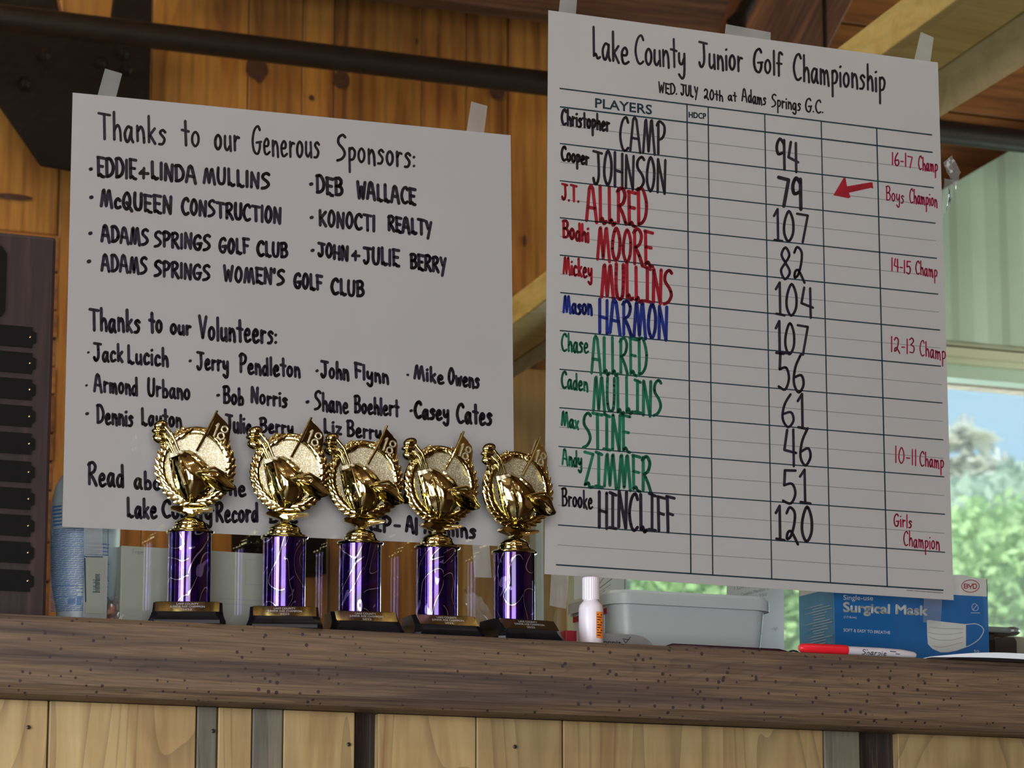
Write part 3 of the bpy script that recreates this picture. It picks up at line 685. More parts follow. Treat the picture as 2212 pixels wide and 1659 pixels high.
def sheet(name, label, cat, cor, mat):
    c = [W(x, y, YS) for x, y in cor]          # tl tr br bl
    t = thing(name, label, cat, (c[3]+c[2])/2)
    b = MB(); n = 12
    for j in range(n+1):
        for i in range(n+1):
            u, v = i/n, j/n
            b.v.append(c[0]*(1-u)*(1-v)+c[1]*u*(1-v)+c[2]*u*v+c[3]*(1-u)*v)
    m = len(b.v); b.v += [v+Vector((0, .0004, 0)) for v in b.v]
    I = lambda i, j, o=0: o+j*(n+1)+i
    for j in range(n):
        for i in range(n):
            b.f.append((I(i, j), I(i+1, j), I(i+1, j+1), I(i, j+1))); b.f.append((I(i, j, m), I(i, j+1, m), I(i+1, j+1, m), I(i+1, j, m)))
    for i in range(n):
        b.f += [(I(i, 0), I(i, 0, m), I(i+1, 0, m), I(i+1, 0)), (I(i, n), I(i+1, n), I(i+1, n, m), I(i, n, m)), (I(0, i), I(0, i+1), I(0, i+1, m), I(0, i, m)), (I(n, i), I(n, i, m), I(n, i+1, m), I(n, i+1))]
    b.build('paper_sheet', mat, t)
    return t
def tape(cor, par, mat='tape', Y=YS+.0007, crumple=0):
    b = MB(); n = 6; c = [W(x, y, Y) for x, y in cor]
    for j in range(n+1):
        for i in range(n+1):
            u, v = i/n, j/n
            p = c[0]*(1-u)*(1-v)+c[1]*u*(1-v)+c[2]*u*v+c[3]*(1-u)*v
            p.y += crumple*abs(noise.noise(Vector((u*4, v*4, cor[0][0]))))
            b.v.append(p)
    for j in range(n):
        for i in range(n): b.f.append((j*(n+1)+i, j*(n+1)+i+1, (j+1)*(n+1)+i+1, (j+1)*(n+1)+i))
    o = b.build('tape', M[mat], par, smooth=True); return o

# ---- left sign
ls = sheet('paper_sign', 'large white handwritten sign thanking sponsors and volunteers, taped behind the glass on the left', 'sign', [(157, 200), (1103, 292), (1112, 1181), (134.5, 1138)], M['paper'])
HW = [  # text, x0, y0, x1, y1, cap height, stroke width
("Thanks",213,298,357,311,57,6),("to",393,314,430,317,56,6),("our",464,322,516,326,56,6),("Generous",545,332,689,341,58,5.6),("Sponsors:",728,345,896,363,54,5.8),
("*",195,384,198,384,36,7),("EDDIE",211,380,293,385,40,7.2),("+",302,384,320,385,27,6.5),("LINDA",327,384,423,396,34,7.2),("MULLINS",440,394,581,407,33,7.2),
("*",671,417,674,417,36,8),("DEB",684,415,739,423,36,7.2),("WALLACE",772,427,896,441,34,7.2),
("*",196,445,199,445,36,8),("McQUEEN",218,445,370,461,36,7.2),("CONSTRUCTION",393,461,606,483,33,7),
("*",672,488,675,488,36,7),("KONOCTI",690,486,809,499,33,7),("REALTY",839,497,931,509,31,7),
("*",194,523,197,523,36,8),("ADAMS",220,520,319,530,34,7),("SPRINGS",334,531,453,540,31,7),("GOLF",474,545,536,547,31,7),("CLUB",556,552,620,556,30,7),
("*",674,559,677,559,36,7),("JOHN",688,553,751,562,29,7),("+",761,561,776,562,24,6.5),("JULIE",786,568,861,573,34,7),("BERRY",887,579,962,588,31,7),
("*",191,582,194,582,36,8),("ADAMS",220,583,316,591,34,7),("SPRINGS",334,594,452,606,31,7),("WOMEN'S",484,606,613,615,32,7),("GOLF",636,621,694,626,31,7),("CLUB",716,634,785,640,32,7),
("Thanks",194,712,301,718,47,7),("to",323,716,349,719,42,7),("our",369,720,411,722,34,7),("Volunteers:",430,730,597,743,46,7),
("*",190,779,192,779,36,5),("Jack",203,778,264,781,37,6.6),("Lucich",276,783,362,790,38,6.6),("*",410,799,412,799,36,6),("Jerry",426,797,492,801,37,6.6),("Pendleton",518,804,647,815,37,6.6),
("*",684,821,686,821,36,6),("John",694,815,752,820,36,6.6),("Flynn",767,815,838,828,31,6.6),("*",880,827,882,828,36,5),("Mike",895,817,957,829,30,6.6),("Owens",969,829,1034,838,34,6.4),
("*",186,850,188,850,36,5),("Armond",204,845,296,853,38,6.2),("Urbano",320,854,409,863,36,6.2),("*",470,872,473,872,36,7),("Bob",483,869,525,874,35,6.6),("Norris",543,869,619,879,33,6.4),
("*",663,887,666,887,36,7),("Shane",680,884,751,893,38,6.4),("Boehlert",766,890,860,899,35,6.4),("*",887,907,890,907,36,6),("Casey",896,902,968,906,34,7),("Cates",987,911,1061,918,40,7),
("*",187,912,190,912,36,7),("Dennis",210,912,286,920,38,6.6),("Layton",306,916,391,922,35,6.4),("Julie",488,931,542,937,37,6.4),("Berry",562,932,632,938,31,6.4),
("Liz",700,934,736,938,30,6.4),("Berry",750,940,822,950,32,6.4),
("Read",191,1046,266,1052,46,7),("about",291,1053,384,1062,36,7),("in",420,1064,446,1066,34,7),("the",478,1067,529,1071,36,7),("ad",858,1084,882,1085,34,6.5),
("Lake",275,1115,337,1119,40,7.2),("County",351,1115,456,1126,36,7.2),("Record",467,1126,556,1126,40,7.2),("Bee",582,1128,640,1130,31,7.2),
("RIP",786,1140,843,1151,34,7.4),("-",852,1149,864,1150,33,7),("Al",878,1147,900,1152,33,7.2),("Mullins",917,1151,1026,1162,34,7),
]
b = MB()
for t_, x0, y0, x1, y1, h, w in HW: ribbons(write(t_.replace('RIP', 'RÏP'), x0, y0, x1, y1, h), w, ink, b)
b.build('marker_writing', M['black_ink'], ls, smooth='flatprint')
for c in ([(227, 148), (264, 159), (249, 216), (209, 212)], [(1018, 219), (1053, 229), (1045, 292), (1007, 288)], [(1020, 1172), (1057, 1174), (1062, 1248), (1025, 1247)], [(181, 1134), (221, 1136), (222, 1199), (181, 1197)]): tape(c, ls)

# ---- score sheet
rs = sheet('score_sheet', 'tall white ruled score sheet with coloured names and scores, taped behind the glass', 'score sheet', [(1184.5, 22), (2026, 135), (2060, 1296.5), (1176, 1240)], M['paper2'])
HL = [(1209.8,191,2012.5,291.4,3.2),(1210.8,230.8,2013.6,329,3.2),(1210,310,2016.6,405.5,2.6),(1210,390.4,2020,482,2.6),(1210,470.3,2023,558,2.6),(1210,551,2026,635.4,2.6),(1211,632,2030,713,2.6),
      (1210,714,2032,791,2.6),(1209,797.6,2035,870.5,2.6),(1209,880.6,2037,950,2.6),(1207.4,964.4,2039,1030,2.6),(1207,1049,2040.5,1110.9,2.6),(1206,1134,2040.8,1193,2.6),(1202,1220,2037,1275,3.2)]
VL = [(1484,226,1492.4,1238.5),(1529.7,232.7,1539.7,1241.5),(1652,248,1667,1249),(1774,263,1793.8,1257),(1893.8,278,1916.6,1266)]
b = MB()
for x0, y0, x1, y1, w in HL: ribbons([[(x0, y0), (x1, y1)]], w, ink, b, 5)
for x0, y0, x1, y1 in VL: ribbons([[(x0, y0), (x1, y1)]], 2.8, ink, b, 5)
b.build('printed_grid', M['print'], rs, smooth='flatprint')
b = MB()
for a, c in zip(HL[1:-1], HL[2:]): ribbons([[((a[0]+c[0])/2, (a[1]+c[1])/2), ((a[2]+c[2])/2, (a[3]+c[3])/2)]], 1.3, lambda x, y: W(x, y, YI+.0001), b, 4)
for x0, x1 in ((1959, 1972), (1975, 2000), (2002, 2037)): ribbons([[(x0, 1275+(x0-1959)*.075), (x1, 1275+(x1-1959)*.075)]], 2.2, ink, b, 4)
b.build('light_ruling', M['grey_print'], rs, smooth='flatprint')
SC = {'black_ink': [("Lake",1280,120,1357,137,62,5.4),("County",1372,135,1479,148,61,5.2),("Junior",1510,143,1603,154,54,5.2),("Golf",1628,155,1689,164,51,5.2),("Championship",1714,172,1911,199,55,5.2),
 ("WED.",1423,199,1462,204,22,3.6),("JULY",1471,205,1507,211,23,3.6),("20th",1521,213,1561,218,21,3.6),("at",1573,216,1590,219,19,3.6),("Adams",1603,218,1654,227,27,3.6),("Springs",1667,230,1729,239,27,3.6),("G.C.",1740,240,1778,244,28,3.6),
 ("Christopher",1213,268,1316,283,33,5.4),("CAMP",1339,324,1436,333,71,5.8),("Cooper",1213,345,1271,356,30,5.4),("JOHNSON",1281,396,1438,416,72,6),
 ("Brooke",1214,1092,1279,1099,37,4.6),("HÏNCLÏFF",1293,1137,1455,1149,78,6.8),
 ("94",1676,363,1724,373,66,6.2),("79",1682,444,1731,451,68,7.6),("107",1672,519,1746,523,66,5.6),("82",1685,602,1738,608,70,5.8),("104",1676,678,1756,688,68,5.8),("107",1676,762,1746,765,70,5.8),
 ("56",1681,841,1737,848,82,6),("61",1688,922,1739,928,72,6),("46",1692,1008,1752,1004,80,6),("51",1690,1084,1745,1089,75,6),("120",1676,1164,1755,1173,73,6)],
 'red_ink': [("J.T.",1214,431,1250,436,34,5.6),("ALLRED",1267,477,1397,487,76,7.6),("Bodhi",1216,513,1271,522,37,6),("MOORE",1290,559,1409,572,72,7.4),("Mickey",1217,591,1278,600,36,5.2),("MULLÏNS",1299,640,1451,656,74,7.2)],
 'blue_ink': [("Mason",1217,674,1278,680,37,5.8),("HARMON",1294,718,1441,734,74,7.2)],
 'green_ink': [("Chase",1213,757,1270,762,37,4.8),("ALLRED",1278,804,1397,811,78,6.6),("Caden",1213,837,1269,845,35,4.8),("MULLÏNS",1281,885,1428,898,74,6.6),("Max",1213,918,1249,927,32,5),("STÏNE",1259,967,1360,974,76,6.6),
   ("Andy",1215,1003,1256,1009,33,4.6),("ZÏMMER",1263,1048,1406,1062,74,6.8)],
 'pink_ink': [("16-17",1927,356,1971,362,27,3.2),("Champ",1984,366,2025,372,28,3),("Boys",1914,432,1952,439,30,3),("Champion",1965,437,2024,447,30,3),("14-15",1926,585,1967,592,27,3.2),("Champ",1978,591,2024,600,28,3),
   ("12-13",1925,760,1975,764,32,3),("Champ",1987,767,2042,778,32,3),("10-11",1934,999,1979,1005,34,3),("Champ",1987,1005,2038,1012,31,3),("Girls",1931,1135,1969,1141,27,3),("Champion",1952,1178,2029,1188,31,3)]}
for k, rows in SC.items():
    b = MB()
    for t_, x0, y0, x1, y1, h, w in rows:
        if t_ in ("16-17", "14-15", "12-13", "10-11"): t_ = '|'+t_[1:3]+('|' if t_[3] == '1' else '')+t_[4:].replace('1', '|')
        ribbons(write(t_, x0, y0, x1, y1, h, 12 if h > 60 else 15), w, ink, b)
    b.build({'black_ink': 'black_writing', 'red_ink': 'red_writing', 'blue_ink': 'blue_writing', 'green_ink': 'green_writing', 'pink_ink': 'thin_red_writing'}[k], M[k], rs, smooth='flatprint')
cv = lambda L: [(1640+x/5.027, 280+y/5.027) for x, y in L]
polys([cv([(915, 525), (940, 525), (945, 570), (955, 615), (975, 685), (992, 735), (970, 745), (805, 712)]), cv([(955, 615), (1205, 572), (1230, 572), (1240, 640), (1215, 632), (975, 685)])], ink).build('red_arrow', M['red_ink'], rs, smooth='flatprint')

_tx = {}
def text_tris(s, bold=False):
    k = s
    if k in _tx: return _tx[k]
    cu = bpy.data.curves.new('t', 'FONT'); cu.body = s; cu.resolution_u = 3
    o = bpy.data.objects.new('t', cu); C.objects.link(o); dg = bpy.context.evaluated_depsgraph_get()
    me = o.evaluated_get(dg).to_mesh()
    v = [tuple(p.co) for p in me.vertices]; f = [tuple(p.vertices) for p in me.polygons]
    o.evaluated_get(dg).to_mesh_clear(); bpy.data.objects.remove(o); bpy.data.curves.remove(cu)
    _tx[k] = (v, f); return v, f
def typeset(s, x0, y0, x1, y1, h, fn, b=None, bold=False):
    """printed text between two baseline ends; cap height h in the units of fn"""
    b = b or MB(); v, f = text_tris(s, bold)
    if not v: return b
    a = min(p[0] for p in v); c = max(p[0] for p in v); cap = .729
    b.add([fn(x0+(x1-x0)*(p[0]-a)/(c-a), y0+(y1-y0)*(p[0]-a)/(c-a)-p[1]/cap*h) for p in v], f)
    if bold:
        P = b.v[-len(v):]; X = lambda p: (x0+(x1-x0)*(p[0]-a)/(c-a), y0+(y1-y0)*(p[0]-a)/(c-a)-p[1]/cap*h)
        cnt = {}
        for q in f:
            for i in range(len(q)): e = tuple(sorted((q[i], q[(i+1) % len(q)]))); cnt[e] = cnt.get(e, 0)+1
        for e, k in cnt.items():
            if k == 1: ribbons([[X(v[e[0]]), X(v[e[1]])]], h*(.10 if bold is True else bold), fn, b, 5)
    return b
for s_, q in (("PLAYERS", (1286, 232, 1408, 247, 21)), ("HDCP", (1488, 253.5, 1525, 257, 12.5))): ribbons([], 1, ink, typeset(s_, *q, ink, bold=.06 if s_ != 'HDCP' else .10)).build('printed_heading', M['print'], rs, smooth='flatprint')
tape([(1996, 1284), (2036, 1288), (2032, 1350), (1994, 1344)], rs, 'clear')
for c in ([(1211, -12), (1247, -6), (1241, 66), (1203, 62)], [(1568, 52), (1665, 70), (1664, 92), (1565, 80)], [(1989, 69), (2017, 81), (2009, 138), (1974, 133)], [(1191, 1234), (1229, 1237), (1223, 1315), (1187, 1308)]): tape(c, rs)
tape([(2038, 352), (2057, 335), (2076, 372), (2064, 410)], rs, 'clear', YS+.001, .008); tape([(2040, 385), (2066, 390), (2052, 445), (2036, 470)], rs, 'clear', YS+.001, .004)
# ================================================================== trophies
TC = W(411, 1200, -.045); S = depth(TC)/FPX          # metres per photo pixel at the first trophy
def H(h): return h*S/math.cos(THE)
def cx(x): return (x-538)/5.186*S                    # crop pixels to local x
def cz(y): return H(1345-(860+y/5.186))
def make_trophy():
    O = Vector((0, 0, 0)); t = thing('golf_trophy', 'x', 'trophy', O, 'golf trophies in a row on the ledge')
    ya = .010                                          # column axis
    hw, hb = 82*S, .040
    # base: flared foot, upright block with cut corners, sloping front for the plate
    def ring(z, w, yf, yb, c): return [(-w+c, yf, z), (w-c, yf, z), (w, yf+c, z), (w, yb-c, z), (w-c, yb, z), (-w+c, yb, z), (-w, yb-c, z), (-w, yf+c, z)]
    b = MB(); zs = [(0, 1, -.040, .034, .006), (.0035, 1, -.040, .034, .006), (.0055, .975, -.0385, .033, .0065), (.0095, .94, -.037, .032, .0075), (.0125, .925, -.036, .0315, .008), (H(24), .915, -.0350, .031, .008), (H(49), .90, -.0205, .030, .008), (H(50.5), .885, -.0185, .029, .008)]
    for z, k, yf, yb, c in zs: b.v += [Vector(p) for p in ring(z, hw*k, yf, yb, c)]
    for j in range(len(zs)-1):
        for i in range(8): b.f.append((j*8+i, j*8+(i+1) % 8, j*8+8+(i+1) % 8, j*8+8+i))
    b.f += [tuple(reversed(range(8))), tuple((len(zs)-1)*8+i for i in range(8))]
    b.build('base', M['black_gloss'], t, smooth=True, angle=25)
    # gold plate on the slope
    z0, z1 = H(24.8), H(48.2); y0, y1 = -.0346, -.0210; pw = 68*S
    def sl(u, v, d=.0006): return Vector((u, y0+(y1-y0)*v-d*.7, z0+(z1-z0)*v+d*.7))
    MB().hexa([sl(-pw, 0, 0), sl(pw, 0, 0), sl(pw, 1, 0), sl(-pw, 1, 0), sl(-pw, 0), sl(pw, 0), sl(pw, 1), sl(-pw, 1)]).build('gold_plate', M['plateg'], t)
    b = MB(); Lh = 1.0
    for s, w, v, h in (("LAKE COUNTY", .55, .68, .20), ("JUNIOR AGE CHAMPION", .88, .40, .20), ("2022", .24, .10, .20)):
        typeset(s, -pw*w*.62, -v, pw*w*.62, -v, h, lambda x, y: sl(x, -y, .0008), b)
    b.build('engraved_text', M['grey_print'], t, smooth='flatprint')
    # column
    r = 47*S
    b = MB().lathe([(r, H(49)), (r, H(204))], 64, 0, ya); co = b.build('column', M['holo'], t, smooth=True)
    co.location = Vector((0, ya, 0))
    for v in co.data.vertices: v.co.y -= ya
    MB().lathe([(r*1.02, H(49.5)), (r*1.06, H(50.5)), (r*1.02, H(52))], 48, 0, ya).build('column_foot_ring', M['gold'], t, smooth=True)
    pr = [(49, 201), (52, 203), (52.5, 206), (50, 208.5), (44, 210), (38.5, 211.5), (38.5, 215), (36, 216.5), (36, 219), (34.5, 221), (35, 223), (33, 226), (29, 230), (24, 233), (17, 235.5), (10, 238), (8, 242), (7.5, 248), (9, 253), (8, 257)]
    MB().lathe([(a*S, H(h)) for a, h in pr], 48, 0, ya).build('cap', M['gold'], t, smooth=True, angle=50)
    # pointed bracket under the wreath
    pl = [(320, 1195), (345, 1178), (420, 1168), (540, 1185), (680, 1185), (790, 1190), (806, 1205), (790, 1222), (680, 1245), (600, 1268), (575, 1300), (500, 1300), (480, 1262), (400, 1235), (330, 1215)]
    b = MB(); n = len(pl)
    for sy, k in ((-.010, .55), (-.014, 1), (0, 1.02), (.006, .9)):
        for x, y in pl: b.v.append(Vector((cx(540+(x-540)*k), ya+sy*(1 if abs(x-540) > 180 else .8), cz(1215+(y-1215)*k))))
    for j in range(3):
        for i in range(n): b.f.append((j*n+i, j*n+(i+1) % n, j*n+n+(i+1) % n, j*n+n+i))
    b.f += [tuple(range(n)), tuple(reversed(range(3*n, 4*n)))]
    b.build('bracket', M['gold'], t, smooth=True)
    # wreath of overlapping leaves on a ring
    CX, CZ = cx(585), cz(715); RX, RZ = 72*S, 74*S/math.cos(THE)
    b = MB(); pts = [(CX+RX*math.cos(a), ya+.001, CZ+RZ*math.sin(a)) for a in [R(115-12*i) for i in range(-1, 27)]]
    b.tube([(CX+RX*1.06*math.cos(2*math.pi*i/48), ya+.0035, CZ+RZ*1.06*math.sin(2*math.pi*i/48)) for i in range(49)], 10*S, 8, up=Vector((0, 1, 0)))
    b.xform(lambda v: Vector((v.x, ya+.0035+(v.y-ya-.0035)*.45, v.z)))
    for side in (-1, 1):
        for i in range(15):
            a = R(-90)+side*R(6+i*10.4); ln = 21*S*(1.2-.012*i); k = .995
            c = Vector((CX+RX*k*math.cos(a), ya-.003, CZ+RZ*k*math.sin(a)))
            tang = Vector((-math.sin(a)*side, 0, math.cos(a)*side)); rad_ = Vector((math.cos(a), 0, math.sin(a)))
            for lean, dy in ((.55, 0), (.02, -.0016)):
                d = (tang*.85+rad_*lean).normalized(); nrm = Vector((0, -1, 0)); sd = d.cross(nrm)
                Mx = Matrix((sd, nrm, d)).transposed()
                b.blob(c+d*ln*.30+Vector((0, dy, 0)), (6.6*S, 3.4*S, ln*.80), Mx, 4, 5)
    b.build('wreath', M['gold'], t, smooth=True, angle=60)
    b = MB().lathe([(70*S, -.0015), (70*S, .0015)], 56); b.xform(lambda v: Vector((CX+v.x, ya+v.z+.0012, CZ+v.y/math.cos(THE)))); b.build('glitter_disc', M['glitter'], t)
    # golf bag, bulging, narrowing to the foot
    def loft(rows, name, d=8, n=14, y0=-.004):
        b = MB(); m = len(rows)
        for (xl, yl, xr, yr, dep) in rows:
            for i in range(n+1):
                u = i/n; b.v.append(Vector((cx(xl+(xr-xl)*u), ya+y0-dep*S*math.sin(math.pi*u)**.7-.0006*math.sin(u*19), cz(yl+(yr-yl)*u))))
        for j in range(m-1):
            for i in range(n): b.f.append((j*(n+1)+i, j*(n+1)+i+1, (j+1)*(n+1)+i+1, (j+1)*(n+1)+i))
        return b
    rows = [(280, 600, 510, 535, 8), (292, 650, 600, 580, 22), (305, 720, 680, 655, 32), (320, 800, 760, 735, 38), (338, 880, 810, 830, 40), (362, 950, 800, 920, 37), (400, 1020, 735, 1015, 29), (450, 1085, 660, 1080, 18), (495, 1125, 600, 1120, 7)]
    loft(rows, 'bag').build('golf_bag', M['gold'], t, smooth=True, angle=70)
    loft([(275, 590, 478, 540, 9), (285, 640, 500, 575, 11)], 'collar', y0=-.006).build('bag_collar', M['glitter'], t, smooth=True)
    # long pocket and strap on the bag
    b = MB()
    b.tube([(cx(330), ya-.009, cz(660)), (cx(352), ya-.010, cz(800)), (cx(395), ya-.011, cz(930)), (cx(450), ya-.009, cz(1075))], [4*S, 5.5*S, 5*S, 3*S], 8)
    b.tube([(cx(410), ya-.017, cz(640)), (cx(440), ya-.021, cz(800)), (cx(480), ya-.020, cz(950)), (cx(520), ya-.012, cz(1085))], [3*S, 4*S, 4*S, 2*S], 8)
    b.tube([(cx(560), ya-.012, cz(600)), (cx(660), ya-.015, cz(690)), (cx(740), ya-.013, cz(780)), (cx(790), ya-.010, cz(850))], [5*S, 6*S, 5*S, 3*S], 8)
    b.build('bag_strap', M['gold'], t, smooth=True)
    b = MB()
    for p in ((430, 660), (615, 640), (700, 720), (745, 775)): b.blob((cx(p[0]), ya-.014, cz(p[1])), (4*S, 4*S, 4*S))
    b.build('bag_studs', M['gold'], t, smooth=True)
    # cap with a long peak
    b = loft([(540, 845, 560, 805, 14), (590, 880, 645, 785, 32), (650, 910, 720, 770, 40), (720, 945, 800, 760, 42), (790, 975, 885, 770, 36), (860, 1000, 940, 810, 28), (935, 1015, 985, 885, 16), (1020, 990, 1036, 952, 4)], 'golf_cap', y0=-.010)
    b.build('golf_cap', M['gold'], t, smooth=True, angle=70)
    b = MB().tube([(cx(555), ya-.020, cz(825)), (cx(680), ya-.026, cz(795)), (cx(800), ya-.026, cz(768)), (cx(900), ya-.020, cz(812)), (cx(960), ya-.015, cz(900)), (cx(1028), ya-.010, cz(965))], [2*S, 3*S, 3.5*S, 3*S, 3*S, 1.5*S], 8)
    b.build('cap_piping', M['gold'], t, smooth=True)
    # clubs
    for k, (hx, hy, sx, sy) in enumerate(((185, 262, 400, 560), (165, 330, 350, 580), (178, 415, 330, 590))):
        g = MB().tube([(cx(hx+50), ya-.006+.002*k, cz(hy+10)), (cx((hx+sx)/2+35), ya-.008, cz((hy+sy)/2-25)), (cx(sx), ya-.006, cz(sy))], [4.0*S, 3.6*S, 3.2*S], 8)
        a = R(-18+16*k); Mx = Matrix.Rotation(a, 3, 'Y')
        g.blob((cx(hx), ya-.005, cz(hy)), (17*S, 12*S, (11 if k != 1 else 7)*S), Mx, 12, 8)
        g.build('golf_club', M['gold'], t, smooth=True, angle=70)
    b = MB()
    for x0_, y0_, a in ((370, 330, 60), (420, 310, 78), (470, 330, 50), (505, 300, 48)):
        Mx = Matrix.Rotation(R(90-a), 3, 'Y'); b.blob((cx(x0_), ya-.001, cz(y0_+25)), (5*S, 3*S, 15*S), Mx, 6, 5)
    for x0_, y0_ in ((650, 330), (690, 345)): b.blob((cx(x0_), ya-.001, cz(y0_)), (4*S, 3*S, 8*S), Matrix.Rotation(R(-30), 3, 'Y'), 6, 5)
    b.build('wreath_tips', M['gold'], t, smooth=True, angle=60)
    # flag
    FS = lambda x: (x-700)/5.186*S*.27
    poly = [(700, 385), (735, 300), (815, 112), (840, 140), (905, 200), (955, 255), (970, 310), (962, 400), (950, 470), (935, 560), (915, 610), (890, 580), (862, 520), (830, 470), (775, 430)]
    b = MB(); n = len(poly)
    for y_ in (-.0085, -.0045):
        for x, y in poly: b.v.append(Vector((cx(x), ya+y_+FS(x)+.0006*math.sin((x-700)/45.0), cz(y))))
    b.f += [tuple(range(n)), tuple(reversed(range(n, 2*n)))]+[(i, (i+1) % n, n+(i+1) % n, n+i) for i in range(n)]
    fl = b.build('flag', M['gold'], t)
    b = MB()
    yy = ya-.0092
    b.tube([(cx(788), yy+FS(788), cz(385)), (cx(842), yy+FS(842), cz(240))], 2.6*S, 6); b.tube([(cx(815), yy+FS(815), cz(262)), (cx(842), yy+FS(842), cz(236))], 2.2*S, 6)
    for c_, r_ in (((908, 300), 34), ((868, 378), 36)):
        b.tube([(cx(c_[0]+r_*math.cos(a)), yy+FS(c_[0]+r_*math.cos(a)), cz(c_[1]+r_*math.sin(a))) for a in [2*math.pi*i/14 for i in range(15)]], 2.0*S, 6, up=Vector((0, 1, 0)))
    b.build('flag_numeral', M['glitter'], t, smooth=True)
    b = MB().tube([(cx(600), ya-.010, cz(560)), (cx(700), ya-.012, cz(372)), (cx(822), ya-.012, cz(105))], [3.4*S, 3.6*S, 2.6*S], 8); b.build('flag_pole', M['gold'], t, smooth=True)
    b = MB().tube([(cx(730), ya-.011, cz(385)), (cx(790), ya-.009+FS(790), cz(435)), (cx(850), ya-.009+FS(850), cz(495)), (cx(905), ya-.009+FS(905), cz(590)), (cx(945), ya-.009+FS(945), cz(520)), (cx(962), ya-.009+FS(962), cz(420))], 2.0*S, 6)
    b.build('flag_hem', M['gold'], t, smooth=True)
    return t
def copy_tree(o, parent=None):
    c = o.copy(); C.objects.link(c); c.parent = parent
    for ch in [x for x in bpy.data.objects if x.parent == o]: copy_tree(ch, c)
    return c
T0 = make_trophy()
spots = [(411, -.050, -19, 'trophy at the left end of the row, facing the viewer'),
         (617, -.053, -17, 'second trophy from the left, beside the middle one'),
         (782, -.043, -9, 'middle trophy of the row of five'),
         (950, -.045, -3, 'fourth trophy from the left, its foot touching the last'),
         (1118, -.044, 3, 'trophy at the right end, across the gap between sheets')]
kids = list(T0.children)
TR = []
for i, (px, y0, a, lb) in enumerate(spots):
    o = T0 if i == 0 else copy_tree(T0)
    TR.append(o)
    an = R(a)
    ax = W(px, 1340+.05*(px-411), y0)
    off = Vector((-math.sin(an)*.008, math.cos(an)*.008, 0))
    o.location = Vector((ax.x-off.x, y0, ZL+.0002)); o.rotation_euler = (0, 0, an)
    o['label'] = 'gold and purple '+lb
# ================================================================== things on the ledge
def flat(Y): return lambda x, y: W(x, y, Y)
# --- award plaque at the far left, leaning on the pane
Yq = -.030
t = thing('award_plaque', 'dark walnut award plaque with small black name plates at the left edge', 'plaque', (W(0, 1318, Yq).x, Yq, ZL))
x1 = W(112, 900, Yq).x; x0 = x1-.30; zt = W(118, 512, Yq).z
t['_o'] = (x0, Yq, ZL); t.location = (x0, Yq, ZL)
MB().box((x0, Yq, ZL+.0003), (x1, Yq+.018, zt)).build('board', M['walnut'], t, bevel=.004)
cr_ = lambda x, y: (x/2.9625, 450+y/2.9625)
for cy in (820, 995, 1165, 1335, 1505):
    px, py = cr_(200, cy); pyb = [687]
rows = [728, 784, 841, 899, 958, 1019, 1077, 1135, 1193, 1254]
for i, py in enumerate(rows):
    c = W(78-i*.6, py, Yq-.001); h = .0112; w = .13; n_ = MB()
    xr = c.x; zc = c.z-.001
    def oct_(x, z, cc=.0035): return (x, z)
    poly = [(xr-w, zc-h), (xr-.004, zc-h), (xr-.004, zc-h+.004), (xr, zc-h+.006), (xr, zc+h-.006), (xr-.004, zc+h-.004), (xr-.004, zc+h), (xr-w, zc+h)]
    p = n_.prism(poly, Yq-.0018, Yq).build('name_plate', M['plate'], t)
    s = MB().blob((xr-.0065, Yq-.0022, zc), (.0016, .0012, .0016)); s.build('stud', M['gold'], p, smooth=True)
c0 = W(12, 605, Yq); p = MB().prism([(c0.x-.15, c0.z-.04), (c0.x-.004, c0.z-.04), (c0.x, c0.z-.034), (c0.x, c0.z+.028), (c0.x-.006, c0.z+.036), (c0.x-.15, c0.z+.036)], Yq-.003, Yq).build('title_plate', M['plate'], t)

# --- lotion jug behind the plaque and the sign
Yj = .055
xl, xr = W(110, 1200, Yj).x, W(256, 1200, Yj).x; xc = (xl+xr)/2; hr = (xr-xl)/2
t = thing('sanitizer_jug', 'big white plastic jug with fine blue label print, half hidden behind the left sign', 'bottle', (xc, Yj, ZL))
zj = lambda y: W(183, y, Yj).z
prof = [(.72*hr, ZL+.0002), (.75*hr, ZL+.004), (.80*hr, zj(1320)), (.92*hr, zj(1280)), (1.0*hr, zj(1220)), (1.02*hr, zj(1150)), (1.0*hr, zj(1080)), (.9*hr, zj(1050)), (.66*hr, zj(1022)), (.34*hr, zj(1000)), (.30*hr, zj(985)), (.30*hr, zj(960))]
MB().lathe(prof, 40, xc, Yj, 1, .62).build('body', M['white_plastic'], t, smooth=True, angle=60)
MB().lathe([(.36*hr, zj(962)), (.36*hr, zj(925)), (.30*hr, zj(918))], 24, xc, Yj, 1, 1).build('screw_cap', M['blue_print'], t, smooth=True)
def onjug(x, y):                       # wraps a pixel onto the front of the jug
    p = W(x, y, Yj-.62*hr-.0006); u = max(-.99, min(.99, (p.x-xc)/(hr*1.0)))
    z = p.z; rr = 1.0
    for (ra, za), (rb, zb_) in zip(prof, prof[1:]):
        if za <= z <= zb_: rr = (ra+(rb-ra)*(z-za)/(zb_-za))/hr; break
    u = u/rr if abs(u) < rr else math.copysign(.99, u)
    return Vector((p.x, Yj-.62*hr*rr*math.sqrt(max(0, 1-u*u))-.0007, z))
b = MB(); random.seed(3)
y = 1140.0
while y < 1318:
    x = 121.0; xe = random.choice((200, 214, 238, 236, 190)) if y < 1250 else random.choice((170, 200, 185))
    while x < xe:
        l = random.uniform(6, 20); l = min(l, xe-x)
        if l > 2: ribbons([[(x+k*l/3, y+.04*(x-120)) for k in range(4)]], 2.0, onjug, b, 4)
        x += l+2.2
    y += 3.9
